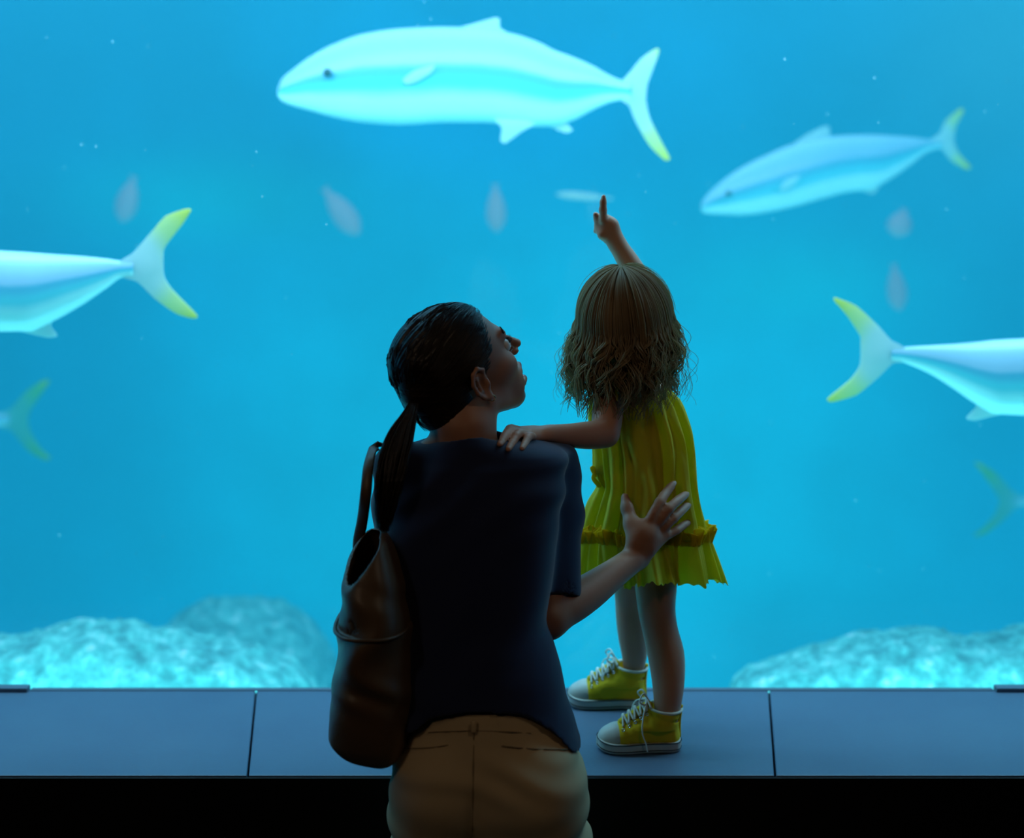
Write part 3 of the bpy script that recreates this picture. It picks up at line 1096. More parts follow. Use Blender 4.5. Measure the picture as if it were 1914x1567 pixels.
adult_finger([(1217, 968, 2.360), (1233, 939, 2.374), (1246, 920, 2.396), (1258, 905, 2.410)], 0.0082)
adult_finger([(1231, 976, 2.364), (1250, 952, 2.372), (1267, 936, 2.392), (1283, 924, 2.420)], 0.0084)
adult_finger([(1239, 988, 2.368), (1259, 969, 2.378), (1275, 954, 2.400), (1289, 941, 2.428)], 0.0079)
adult_finger([(1244, 1003, 2.372), (1264, 992, 2.384), (1278, 982, 2.404), (1292, 973, 2.428)], 0.0068)
# thumb
bv.chain([(P(1190, 1012, 2.352), 0.0185), (P(1181, 980, 2.366), 0.0135), (P(1172, 950, 2.386), 0.0098), (P(1168, 929, 2.398), 0.0072)], 0.012)
bv.ell(P(1198, 990, 2.358), (0.013, 0.009, 0.016), None, 0.010)
# left arm reaching down to the bench
bv.chain([(P(765, 885, 2.24), 0.037), (EL_L, 0.032), (WR_L + np.array([0, -0.01, 0.012]), 0.022)], 0.02)
LH = np.array([WR_L[0], WR_L[1], LEDGE_Z + 0.024])
bv.cone(WR_L + np.array([0, -0.01, 0.0]), LH + np.array([0.01, 0.03, -0.004]), 0.024, 0.026, 0.014, ((0, 0, 1), 0.6))
for i, (dx, L) in enumerate([(-0.024, 0.060), (-0.008, 0.072), (0.009, 0.070), (0.025, 0.055)]):
    a = LH + np.array([dx + 0.008, 0.045, -0.004])
    bv.chain([(a, 0.0085), (a + np.array([dx * 0.3, L * 0.5, 0.002]), 0.008), (a + np.array([dx * 0.5, L, -0.012]), 0.0062)], 0.005)
bv.chain([(LH + np.array([0.02, 0.0, 0]), 0.013), (LH + np.array([0.045, 0.025, -0.006]), 0.010), (LH + np.array([0.055, 0.048, -0.012]), 0.0078)], 0.008)
# legs: kneeling
KN_L, KN_R = np.array([-0.105, 2.16, 0.062]), np.array([0.115, 2.16, 0.062])
for q, (hx, kn) in enumerate(((P(838, 1560, 2.12), KN_L), (P(1000, 1560, 2.12), KN_R))):
    bv.cone(hx, kn, 0.070, 0.047, 0.02)
    an = kn + np.array([0, -0.37, -0.012])
    bv.cone(kn, an, 0.045, 0.030, 0.02)
    bv.cone(an, an + np.array([0, -0.10, -0.018]), 0.028, 0.022, 0.02)
body = link('body', bv.mesh('body'), [M['skin']], woman)
del bv

# nails, eyes, lips, earring
for p, d, r in NAILS:
    nb = Vol(p - 0.016, p + 0.016, 0.0008)
    c = p + np.array(PN) * r * 0.62 + d * 0.001
    side = unit(np.cross(d, PN))
    nb.ell(c, (0.0070, 0.0042, 0.0016), np.array([d, side, unit(np.cross(d, side))]), 0)
    link('fingernail', nb.mesh('fingernail'), M['nail'], woman)['label'] = 'glossy pale fingernail'
for q in (1, -1):
    ev = Vol(H(0.078, 0.006, 0.031 * q) - 0.02, H(0.078, 0.006, 0.031 * q) + 0.02, 0.001)
    ev.ell(H(0.0775, 0.006, 0.030 * q), (0.0118, 0.0118, 0.0118), None, 0)
    eye = link('eye', ev.mesh('eye'), M['eye'], woman)
    iv = Vol(H(0.078, 0.006, 0.031 * q) - 0.02, H(0.078, 0.006, 0.031 * q) + 0.02, 0.001)
    iv.ell(H(0.0880, 0.007, 0.030 * q), (0.0020, 0.0055, 0.0055), HM, 0)
    o = link('iris', iv.mesh('iris'), M['iris'], woman)
    o.parent = eye
    o.matrix_parent_inverse = Matrix()
    lt = Tubes()
    for k in range(16):
        a = (k / 15 - 0.5) * 2
        b0 = np.array([0.0885 - abs(a) * 0.004, 0.0125 - abs(a) * 0.003, 0.030 * q + a * 0.011])
        b1 = b0 + np.array([0.0075, 0.006, a * 0.003])
        m_ = (b0 + b1) / 2 + np.array([0.001, -0.0012, 0])
        lt.add(spline([H(*b0), H(*m_), H(*b1)], 5), np.linspace(0.0005, 0.0001, 5), 4)
    lt.build('eyelashes', M['hair_dark'], woman)
    et = Tubes()
    for k in range(26):
        a = k / 25
        b0 = np.array([0.0895 - a * 0.010, 0.030 + 0.004 * math.sin(a * 3), (0.012 + a * 0.034) * q])
        et.add([H(*b0), H(*(b0 + np.array([0.001, 0.004, 0.006 * q])))], [0.0008, 0.0003], 4)
    et.build('eyebrow', M['hair_dark'], woman)
lv = Vol(H(0.09, -0.066, 0) - 0.04, H(0.09, -0.066, 0) + 0.04, 0.0012)
for q in (1, -1):
    lv.cone(H(0.0905, -0.0535, 0.017 * q), H(0.0972, -0.0515, 0), 0.0042, 0.0062, 0.003)
    lv.cone(H(0.0875, -0.0780, 0.013 * q), H(0.0955, -0.0780, 0), 0.0046, 0.0068, 0.003)
link('lips', lv.mesh('lips'), M['lip'], woman)
er = Tubes()
ec = H(0.000, -0.040, 0.080)
th = np.linspace(0, 2 * math.pi, 22)
er.add([ec + 0.0048 * (math.cos(t) * HU + math.sin(t) * HF) for t in th], 0.0011, 6)
er.build('earring', M['earring_gold'], woman)['label'] = 'tiny gold hoop earring in the lobe'

# hair cap
hv = Vol(HO - 0.15, HO + 0.15, 0.0022)
e = lambda f, u, r, a, b, c, k=0.012, sub=False: hv.ell(H(f, u, r), (a, b, c), HM, k, sub)
e(-0.016, 0.040, 0, 0.099, 0.081, 0.079)
e(-0.050, -0.018, 0, 0.062, 0.062, 0.062, 0.03)
hv.cone(H(-0.05, -0.02, 0), P(848, 782, 2.262), 0.054, 0.034, 0.02)
hv.cone(H(-0.06, 0.0, 0.0), P(778, 742, 2.235), 0.052, 0.014, 0.03)
# carve the face: everything forward of a hairline plane
fn_ = unit(HF * 0.93 + HU * -0.26)


def facecut(F, X, Y, Z):
    x, y, z = X - HO[0], Y - HO[1], Z - HO[2]
    f = x * HF[0] + y * HF[1] + z * HF[2]
    u = x * HU[0] + y * HU[1] + z * HU[2]
    r = x * HR[0] + y * HR[1] + z * HR[2]
    # hairline: high on the forehead, falling to the sideburn in front of the ear
    lim = np.where(u > 0.0, 0.034 + 0.48 * np.maximum(u - 0.0, 0) , 0.026 + 0.9 * (u))
    lim = lim + 0.010 * np.cos(r * 40) * 0
    cut = (f - lim) * 0.8
    G = smax(F, cut.astype(np.float32), 0.020)
    # window for the ears
    for q in (1, -1):
        de = np.sqrt(((f + 0.006) / 0.020) ** 2 + ((u + 0.010) / 0.033) ** 2) - 1
        dz = 0.055 - r * q
        G = np.maximum(G, -np.maximum(de * 0.02, dz))
    # parting and combed grooves
    th_ = np.arctan2(r, u - 0.0)
    near = np.abs(F) < 0.012
    G = G + np.where(near, 0.0009 * np.sin(th_ * 70 + 6 * np.sin(f * 30)), 0)
    G = G + 0.004 * np.exp(-((r - 0.018 - 0.1 * f) / 0.0028) ** 2) * (u > 0.02)
    return G.astype(np.float32)


hv.apply(facecut)
hair = link('hair', hv.mesh('hair'), M['hair_dark'], woman)
hair['label'] = 'dark hair combed back into a low ponytail'
# combed strands over the cap and the ponytail
rnd = random.Random(11)
TIE = P(776, 745, 2.232)
ht = Tubes()
CC = np.array([-0.016, 0.040, 0.0])
CRR = np.array([0.0995, 0.0815, 0.0795])
tl = np.array([(TIE - HO) @ HF, (TIE - HO) @ HU, (TIE - HO) @ HR])
n_made = 0
while n_made < 420:
    v = unit([rnd.gauss(0, 1), rnd.gauss(0, 1), rnd.gauss(0, 1)])
    p0 = CC + v * CRR
    lim = 0.034 + 0.48 * max(p0[1], 0) if p0[1] > 0 else 0.026 + 0.9 * p0[1]
    if not (lim - 0.030 < p0[0] < lim - 0.004) or p0[1] < -0.01:
        continue
    n_made += 1
    pts = []
    lift = rnd.uniform(0.0, 0.0016)
    for k in range(18):
        t = k / 17
        q = p0 * (1 - t) + tl * t
        d = q - CC
        rr = math.sqrt(((d / CRR) ** 2).sum())
        on = CC + d / rr * (1 + lift / 0.08)
        w_ = 1 - max(0.0, (t - 0.62) / 0.38) ** 1.3
        q = on * w_ + q * (1 - w_)
        pts.append(H(*q))
    ht.add(pts, np.linspace(0.0008, 0.0006, 18), 4)
ht.build('hair_strands', M['hair_dark'], woman)
pt = Tubes()
for i in range(430):
    a = rnd.gauss(0, 1)
    b = rnd.gauss(0, 1)
    ph = rnd.uniform(0, 6.28)
    wv = rnd.uniform(0.4, 1.4)
    end = rnd.uniform(0.78, 1.0)
    base = [(776, 745, 2.232, 6, 6), (768, 768, 2.215, 9, 9), (752, 805, 2.19, 17, 11), (738, 850, 2.165, 21, 13), (727, 905, 2.145, 19, 13), (719, 960, 2.14, 11, 10), (716, 1005, 2.14, 4, 5)]
    cc = spline(base, 22)
    m = int(22 * end)
    pts = []
    for k in range(m):
        px, py, Y, sx, sy = cc[k]
        t = k / 21
        pts.append(P(px + max(-1.5, min(1.5, a)) * sx * 0.85 + wv * 3 * t * math.sin(ph + 9 * t), py + 4 * t * b, Y + max(-1.5, min(1.5, b)) * sy * 0.0009))
    pt.add(pts, np.linspace(0.0016, 0.0005, m), 4)
for i in range(26):   # stray wisps at the nape
    x0 = rnd.uniform(785, 828)
    y0 = 755 + (x0 - 785) * 0.7
    pts = spline([P(x0, y0 - 10, 2.26), P(x0 - rnd.uniform(0, 6), y0 + 8, 2.25), P(x0 + rnd.uniform(-14, 12), y0 + rnd.uniform(14, 34), 2.245)], 7)
    pt.add(pts, np.linspace(0.0007, 0.0002, 7), 4)
for i in range(3):
    pt.add(spline([P(778, 750, 2.23), P(777 + i, 775, 2.225), P(784 + 2 * i, 795, 2.225), P(795 + 4 * i, 806, 2.23)], 10), np.linspace(0.002, 0.0006, 10), 4)
pt.build('ponytail', M['hair_dark'], woman)
tt = Tubes()
ax = unit(P(776, 745, 2.232) - P(764, 775, 2.21))
s1 = unit(np.cross(ax, [0, 1, 0]))
s2 = np.cross(ax, s1)
tt.add([TIE + 0.0115 * (math.cos(t) * s1 + math.sin(t) * s2) for t in np.linspace(0, 2 * math.pi, 20)], 0.0045, 8)
tt.build('hair_tie', M['black'], woman)

# navy t-shirt
sv = Vol((-0.30, 1.90, 0.48), (0.16, 2.50, 1.20), 0.0030)
sv.loft(keys_px([(806, 846, 915, 2.262, 0.050), (818, 815, 950, 2.262, 0.060), (830, 775, 1010, 2.262, 0.068), (844, 740, 1050, 2.262, 0.076), (862, 722, 1062, 2.26, 0.086), (900, 714, 1058, 2.25, 0.096), (950, 716, 1050, 2.235, 0.100), (1000, 722, 1042, 2.22, 0.100),
                 (1100, 738, 1030, 2.19, 0.098), (1160, 744, 1024, 2.17, 0.095), (1210, 746, 1036, 2.15, 0.094), (1250, 744, 1050, 2.135, 0.096), (1300, 740, 1060, 2.12, 0.102), (1350, 733, 1080, 2.11, 0.114), (1400, 727, 1089, 2.105, 0.122), (1430, 724, 1092, 2.10, 0.124)]), 0.02, e=2.3)
sv.cone(P(985, 866, 2.30), P(1038, 870, 2.33), 0.034, 0.036, 0.03)
SLV = [P(1036, 876, 2.332), P(1042, 960, 2.30), P(1041, 1106, 2.238)]
sv.chain([(SLV[0], 0.0440), (SLV[1], 0.0425), (SLV[2], 0.0405)], 0.022)
sv.chain([(P(748, 868, 2.235), 0.042), (P(752, 960, 2.255), 0.045), (P(764, 1070, 2.29), 0.043)], 0.025)


def shirtfolds(F, X, Y, Z):
    near = np.abs(F) < 0.02
    a = 0.0022 * np.sin(X * 34 + Z * 62 + 2.0 * np.sin(Z * 21 + X * 9)) * np.clip((0.78 - Z) / 0.12, 0, 1)
    b = 0.0020 * np.sin(Z * 95 - X * 40 + 2.5 * np.sin(X * 17 + Y * 8)) * np.exp(-((Z - 1.02) / 0.07) ** 2)
    c = 0.0018 * np.sin(X * 55 - Z * 30 + 3 * np.sin(Z * 13)) * np.exp(-((Z - 0.86) / 0.12) ** 2)
    return (F + np.where(near, a + b + c, 0)).astype(np.float32)


sv.apply(shirtfolds)
# hem: rises over the seat
hx = [-0.30, P(735, 1395, 2.0)[0], P(770, 1384, 2.0)[0], P(815, 1356, 2.0)[0], P(884, 1346, 2.0)[0], P(960, 1352, 2.0)[0], P(1030, 1374, 2.0)[0], P(1088, 1410, 2.0)[0], 0.2]
hz = [P(735, 1408, 2.0)[2], P(735, 1402, 2.0)[2], P(770, 1386, 2.0)[2], P(815, 1357, 2.0)[2], P(884, 1346, 2.0)[2], P(960, 1352, 2.0)[2], P(1030, 1376, 2.02)[2], P(1088, 1410, 2.06)[2], P(1088, 1412, 2.08)[2]]
sv.apply(lambda F, X, Y, Z: np.maximum(F, (interp(hx, hz, X.ravel()).astype(np.float32)[:, None, None] - Z) + 0 * F))
# sleeve mouth and neck opening, hollowed round the arm and neck
up = unit(SLV[2] - SLV[1])
sv.apply(lambda F, X, Y, Z: np.where((X > SLV[2][0] - 0.055) & (Z < SLV[1][2]) & (Y > 2.10) & ((X - SLV[2][0]) ** 2 + (Y - SLV[2][1]) ** 2 < 0.058 ** 2) & (X > SLV[2][0] - 0.046),
                                     np.maximum(F, ((X - SLV[2][0]) * up[0] + (Y - SLV[2][1]) * up[1] + (Z - SLV[2][2]) * up[2] - 0.010)), F).astype(np.float32), lo=(0.0, 2.1, 0.70), hi=(0.14, 2.33, 0.90))
sv.cone(SLV[2] + up * 0.05, SLV[2] - up * 0.012, 0.0365, 0.0345, 0.002, sub=True)
sv.cone(NECKC[0], P(870, 786, 2.268), 0.060, 0.056, 0.006, sub=True)
sv.cone(P(872, 790, 2.268), P(905, 806, 2.262), 0.045, 0.036, 0.006, sub=True)
shirt = link('tshirt', sv.mesh('tshirt'), M['navy'], woman)


def hit(vol, px, py, y0, y1, default, out=0.0):
    for Y in np.arange(y0, y1, 0.001):
        p = P(px, py, Y)
        i = np.clip(np.round((p - vol.lo) / vol.h).astype(int), 0, vol.n - 1)
        if vol.F[tuple(i)] < 0.001:
            return P(px, py, Y - out)
    return P(px, py, default)

# khaki trousers
tv = Vol((-0.32, 1.60, 0.0), (0.20, 2.32, 0.70), 0.0035)
tv.loft(keys_px([(1268, 772, 1030, 2.12, 0.080), (1300, 765, 1040, 2.115, 0.084), (1350, 757, 1060, 2.11, 0.094), (1400, 744, 1082, 2.105, 0.108), (1450, 733, 1094, 2.10, 0.112), (1500, 728, 1098, 2.10, 0.112), (1567, 733, 1096, 2.105, 0.108), (1640, 745, 1085, 2.11, 0.100)]), 0.02, e=2.3)
for cx in (822, 1003):
    tv.ell(P(cx, 1492, 2.048), (0.074, 0.072, 0.090), None, 0.03)
for hx_, kn in ((P(826, 1590, 2.12), KN_L), (P(1008, 1590, 2.12), KN_R)):
    tv.cone(hx_, kn, 0.083, 0.059, 0.025)
    tv.cone(kn, kn + np.array([0, -0.36, -0.004]), 0.057, 0.046, 0.02)
SX = P(884, 1400, 2.0)[0]


def trfolds(F, X, Y, Z):
    near = np.abs(F) < 0.02
    a = 0.0022 * np.sin(Z * 120 + 3.0 * np.sin(X * 16) + X * 20) * np.exp(-((Z - 0.60) / 0.035) ** 2)
    b = 0.0030 * np.sin(Z * 70 - np.abs(X - SX) * 42 + 1.5 * np.sin(X * 21)) * np.clip((0.56 - Z) / 0.06, 0, 1)
    c = 0.006 * np.exp(-((X - SX) / 0.010) ** 2) * np.clip((0.60 - Z) / 0.06, 0, 1) * (Y < 2.1)
    d = 0.0012 * np.exp(-((X - SX) / 0.003) ** 2) * (Y < 2.1)
    return (F + np.where(near, a + b + c + d, 0)).astype(np.float32)


tv.apply(trfolds)
tvF = tv.F.copy()
trousers = link('trousers', tv.mesh('trousers'), M['khaki'], woman)


def on_trousers(px, py):
    for Y in np.arange(1.90, 2.14, 0.0015):
        p = P(px, py, Y)
        i = np.clip(np.round((p - tv.lo) / tv.h).astype(int), 0, tv.n - 1)
        if tvF[tuple(i)] < 0.0008:
            return p - np.array([0, 0.0012, 0])
    return P(px, py, 2.0)


def sub(o, parent):
    o.parent = parent
    o.matrix_parent_inverse = Matrix()
    return o


st = Tubes()
st.add([on_trousers(886 - 3 * (y - 1352) / 200, y) for y in range(1356, 1566, 10)], 0.0011, 6)
sub(st.build('centre_seam', M['stitch'], woman), trousers)
for q in ((753, 1398, 838, 1392), (938, 1394, 1062, 1400)):
    st = Tubes()
    st.add([on_trousers(q[0] + (q[2] - q[0]) * t, q[1] + (q[3] - q[1]) * t + 3 * math.sin(t * 3)) for t in np.linspace(0, 1, 16)], 0.0011, 6)
    sub(st.build('pocket_welt', M['stitch'], woman), trousers)
st = Tubes()
st.add([on_trousers(x, 1366 + 0.0004 * (x - 884) ** 2) for x in range(800, 1000, 12)], 0.0009, 6)
sub(st.build('waistband_seam', M['stitch'], woman), trousers)
st = Tubes()
a = on_trousers(886, 1352)
b_ = on_trousers(885, 1366)
st.add([a + np.array([0, -0.004, 0.004]), a + np.array([0, -0.005, -0.002]), b_ + np.array([0, -0.005, 0])], 0.0045, 8, flat=((0, 1, 0), 0.35))
sub(st.build('belt_loop', M['khaki'], woman), trousers)
del tv, tvF
for kn in (KN_L, KN_R):
    an = kn + np.array([0, -0.36, -0.012])
    shv = Vol(an - 0.16, an + 0.08, 0.003)
    shv.lo[2] = max(shv.lo[2], -0.01)
    shv.cone(an + np.array([0, -0.03, 0.0]), an + np.array([0, -0.085, -0.016]), 0.036, 0.031, 0.02)
    shv.cone(an + np.array([0, -0.085, 0.035]), an + np.array([0, -0.105, -0.025]), 0.010, 0.010, 0.02)
    link('shoe', shv.mesh('shoe'), M['black'], woman)

# ================================================================== TOTE BAG
bagroot = thing('tote_bag', 'open brown leather tote bag hanging at the left side of the kneeling woman', 'bag', P(690, 1395, 2.17))


def bagvol(grow=0.0, top=1000, h=0.0026):
    v = Vol((-0.36, 1.90, 0.50), (-0.14, 2.36, 0.98), h)
    g = grow / S(1200, 2.13)
    v.loft(keys_px([(top, 664 - g, 722 + g, 2.13, 0.050 + grow), (1060, 645 - g, 748 + g, 2.13, 0.085 + grow), (1110, 641 - g, 760 + g, 2.13, 0.105 + grow), (1180, 640 - g, 768 + g, 2.13, 0.115 + grow), (1240, 633 - g, 772 + g, 2.13, 0.120 + grow),
                    (1300, 627 - g, 774 + g, 2.13, 0.122 + grow), (1345, 626 - g, 772 + g, 2.13, 0.120 + grow), (1372, 640 - g, 765 + g, 2.13, 0.110 + grow), (1390, 668 - g, 748, 2.13, 0.09)]), 0.0, e=2.7, capr=0.012)
    return v


def creases(F, X, Y, Z):
    near = np.abs(F) < 0.02
    a = 0.0040 * np.sin(X * 60 + Z * 45 + 3 * np.sin(Z * 33 + Y * 10)) * np.exp(-((Z - 0.80) / 0.07) ** 2)
    b = 0.0030 * np.sin(Y * 40 + Z * 18 + 2 * np.sin(X * 30)) * np.clip((0.72 - Z) / 0.1, 0, 1)
    return (F + np.where(near, a + b, 0)).astype(np.float32)


b1 = bagvol()

b1.apply(creases)
inner = bagvol(-0.0075)
# opening: slanted plane cut (high at the back-right, low at the left)
o1, o2 = P(641, 1072, 2.13), P(706, 1004, 2.13)
nx_, nz_ = -(o2[2] - o1[2]), (o2[0] - o1[0])
nl = math.hypot(nx_, nz_)
slope_cut = lambda X, Y, Z: ((X - o1[0]) * nx_ + (Z - o1[2]) * nz_) / nl - 0.20 * (Y - 2.12)
b1.F = np.maximum(b1.F, -inner.F)
b1.apply(lambda F, X, Y, Z: np.maximum(F, (slope_cut(X, Y, Z)).astype(np.float32)))
bag = link('body', b1.mesh('body'), M['leather'], bagroot)
# dark filler; the shade inside the bag is put into its colour
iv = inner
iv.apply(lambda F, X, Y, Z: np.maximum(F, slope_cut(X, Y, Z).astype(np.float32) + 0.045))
link('lining', iv.mesh('lining'), M['bag_shade'], bagroot)['label'] = 'dark filler shading the inside of the bag'
# outer pocket
b2 = bagvol(0.0045)
b2.apply(creases)
ztop = P(640, 1184, 2.05)[2]
b2.apply(lambda F, X, Y, Z: np.maximum(F, (Z - ztop + 0.10 * (Y - 2.05)).astype(np.float32)))
link('outer_pocket', b2.mesh('outer_pocket'), M['leather'], bagroot)
rim = Tubes()
# rolled edges
el = []
for t in np.linspace(0, 2 * math.pi, 60):
    cx, rx = P(700, 1184, 2.13)[0], 0.0585
    y = 2.13 + 0.124 * np.sign(math.sin(t)) * abs(math.sin(t)) ** 0.74
    x = cx + rx * 1.02 * np.sign(math.cos(t)) * abs(math.cos(t)) ** 0.74
    el.append((x, y, ztop - 0.10 * (y - 2.05)))
rim.add(el, 0.0030, 6)
rim.build('pocket_rim', M['leather'], bagroot)
sb = Tubes()
for off in (0.0,):
    pts = spline([P(672, 1052, 2.21), P(669, 1025, 2.20), P(677, 975, 2.17), P(684, 920, 2.14), P(689, 870, 2.165), P(697, 842, 2.20), P(712, 832, 2.235), P(722, 838, 2.28), P(722, 870, 2.325), P(716, 940, 2.34), P(704, 1010, 2.27), P(700, 1060, 2.20)], 60)
    sb.add(pts, 0.0095, 8, flat=((0.25, 1, 0), 0.30))
sb.build('shoulder_strap', M['leather'], bagroot)

# ================================================================== THE CHILD
girl = thing('person', 'small child with long wavy hair standing on the bench in a yellow dress, pointing up', 'person', P(1215, 1360, 2.51))
GF, GU, GR = frame(math.radians(62), math.radians(14), 0.0)
GO = P(1176, 618, 2.500)
GM = np.array([GF, GU, GR])


def G(f, u, r):
    return GO + f * GF + u * GU + r * GR


gv = Vol((-0.04, 2.13, 0.44), (0.345, 2.72, 1.52), 0.0022)
# head: rounder than an adult's
s = 0.86
e = lambda f, u, r, a, b, c, k=0.012, sub=False: gv.ell(G(f, u, r), (a, b, c), GM, k, sub)
e(-0.008, 0.026, 0, 0.083, 0.070, 0.068)
e(0.026, -0.012, 0, 0.050, 0.064, 0.054, 0.02)
for q in (1, -1):
    e(0.046, -0.024, 0.030 * q, 0.024, 0.022, 0.020, 0.016)
    e(0.074, 0.000, 0.026 * q, 0.010, 0.009, 0.013, 0.008, True)
    e(-0.004, -0.008, 0.064 * q, 0.012, 0.020, 0.007, 0.006)
gv.cone(G(0.076, 0.004, 0), G(0.090, -0.018, 0), 0.005, 0.008, 0.008)
e(0.064, -0.062, 0, 0.016, 0.014, 0.018, 0.014)
gv.cone(G(0.076, -0.036, -0.012), G(0.076, -0.036, 0.012), 0.005, 0.005, 0.005)
gv.cone(G(0.073, -0.048, -0.010), G(0.073, -0.048, 0.010), 0.005, 0.005, 0.005)
# neck and torso
gv.cone(G(-0.02, -0.03, 0), P(1180, 722, 2.485), 0.033, 0.030, 0.02)
gv.cone(P(1143, 738, 2.455), P(1225, 735, 2.545), 0.026, 0.026, 0.03)
gv.loft(keys_px([(728, 1140, 1238, 2.50, 0.035), (745, 1126, 1254, 2.50, 0.048), (790, 1128, 1258, 2.495, 0.055), (850, 1138, 1262, 2.49, 0.055), (900, 1142, 1268, 2.49, 0.060),
                 (960, 1140, 1275, 2.495, 0.068), (1010, 1145, 1275, 2.50, 0.072), (1050, 1150, 1272, 2.505, 0.068)]), 0.02)
# near leg and far leg
gv.limb([(P(1224, 1035, 2.465), 0.043), (P(1226, 1095, 2.455), 0.0370), (P(1228, 1145, 2.450), 0.0325), (P(1234, 1178, 2.445), 0.0310), (P(1245, 1225, 2.438), 0.0325), (P(1249, 1270, 2.430), 0.0290), (P(1248, 1315, 2.424), 0.0240), (P(1246, 1340, 2.424), 0.0205), (P(1244, 1366, 2.424), 0.0175)], 24)
gv.limb([(P(1193, 1035, 2.545), 0.043), (P(1184, 1085, 2.565), 0.036), (P(1181, 1120, 2.580), 0.031), (P(1182, 1160, 2.592), 0.0300), (P(1184, 1195, 2.602), 0.0275), (P(1186, 1225, 2.612), 0.0235), (P(1185, 1245, 2.618), 0.0200), (P(1184, 1266, 2.620), 0.0175)], 24)
# feet inside the shoes
for cx, cy, Y in ((1243, 1372, 2.424), (1182, 1271, 2.620)):
    a = P(cx, cy, Y)
    gv.cone(a, a + np.array([-0.062, 0, -0.004]), 0.017, 0.013, 0.01)
# near (left) arm resting on the woman's shoulder
SHn, ELn, WRn = P(1140, 728, 2.452), P(1132, 811, 2.385), P(1020, 811, 2.315)
gv.limb([(SHn, 0.0255), ((SHn + ELn) / 2, 0.0255), (ELn, 0.0235)], 12)
gv.limb([(ELn, 0.0235), (P(1100, 814, 2.366), 0.0225), (P(1060, 814, 2.340), 0.0180), (WRn, 0.0138)], 14)
UPN = unit([0.05, -0.45, 0.9])
gv.cone(WRn, P(988, 813, 2.296), 0.0140, 0.0165, 0.010, (UPN, 0.66))
gv.cone(P(996, 808, 2.312), P(968, 809, 2.298), 0.0150, 0.0135, 0.008, (UPN, 0.62))
for chain_, r in (([(974, 806, 2.300), (957, 801, 2.292), (947, 808), (938, 820)], 0.0062),
                  ([(974, 810, 2.288), (956, 807, 2.272), (944, 818), (934, 831)], 0.0066),
                  ([(984, 813, 2.282), (969, 811, 2.262), (959, 826), (950, 840)], 0.0066),
                  ([(996, 816, 2.280), (988, 817, 2.262), (982, 828), (976, 839)], 0.0060)):
    P_ = [P(*c) if len(c) == 3 else hit(sv, c[0], c[1], 2.12, 2.30, 2.262, r * 0.75) for c in chain_]
    gv.limb([(P_[0], r * 1.1), (P_[1], r * 1.08), (P_[2], r * 0.95), (P_[3], r * 0.74)], 9, 0.003)
gv.chain([(P(1006, 810, 2.320), 0.0085), (P(988, 812, 2.330), 0.0075), (P(972, 822, 2.332), 0.0060)], 0.006)
# far (right) arm raised over the head, index finger pointing
SHf, ELf, WRf = P(1228, 728, 2.548), P(1232, 592, 2.615), P(1151, 452, 2.600)
gv.limb([(SHf, 0.0255), (ELf, 0.0235), (P(1205, 545, 2.612), 0.0235), (P(1178, 496, 2.606), 0.0195), (WRf, 0.0148)], 22)
gv.cone(WRf, P(1139, 424, 2.600), 0.0155, 0.0190, 0.010, ((0.1, 1, 0), 0.72))
gv.cone(P(1137, 436, 2.600), P(1129, 412, 2.600), 0.0175, 0.0125, 0.008, ((0.1, 1, 0), 0.75))
gv.chain([(P(1128, 412, 2.592), 0.0078), (P(1127, 392, 2.588), 0.0067), (P(1127.5, 378, 2.586), 0.0058), (P(1128.5, 368, 2.586), 0.0044)], 0.005)
for off, r in (((1134, 412), 0.0072), ((1128, 420), 0.0070), ((1126, 429), 0.0064)):     # curled fingers
    a = P(off[0] + 3, off[1], 2.606)
    b = P(off[0] - 4, off[1] - 3, 2.622)
    c = P(off[0] - 12, off[1] + 3, 2.618)
    gv.chain([(a, r * 1.1), (b, r), (c, r * 0.85)], 0.004)
gv.chain([(P(1126, 438, 2.596), 0.0100), (P(1119, 425, 2.606), 0.0075), (P(1117, 409, 2.604), 0.0066), (P(1113, 401, 2.600), 0.0052)], 0.006)
gbody = link('body', gv.mesh('body'), [M['skin_child']], girl)
del gv
for q in (1, -1):
    ev = Vol(G(0.07, 0, 0.026 * q) - 0.015, G(0.07, 0, 0.026 * q) + 0.015, 0.001)
    ev.ell(G(0.064, 0, 0.025 * q), (0.0105, 0.0105, 0.0105), None, 0)
    link('eye', ev.mesh('eye'), M['eye'], girl)

# ------------------------------------------------------------------ yellow dress: draped, gathered, with a frilled band
D_KEYS = [(726, 1136, 1246, 2.50, 0.046), (745, 1104, 1268, 2.50, 0.060), (775, 1103, 1281, 2.497, 0.068), (810, 1108, 1291, 2.494, 0.072), (850, 1114, 1296, 2.490, 0.074), (900, 1115, 1299, 2.488, 0.078),
          (940, 1107, 1305, 2.490, 0.083), (970, 1098, 1312, 2.493, 0.088), (1000, 1091, 1318, 2.496, 0.094), (1040, 1089, 1328, 2.498, 0.098), (1084, 1090, 1338, 2.500, 0.102)]
DK = np.array(sorted(keys_px(D_KEYS)))
ZT, ZB = DK[-1, 0], DK[0, 0]
rng = np.random.RandomState(3)
PH = rng.uniform(0, 6.28, 40)


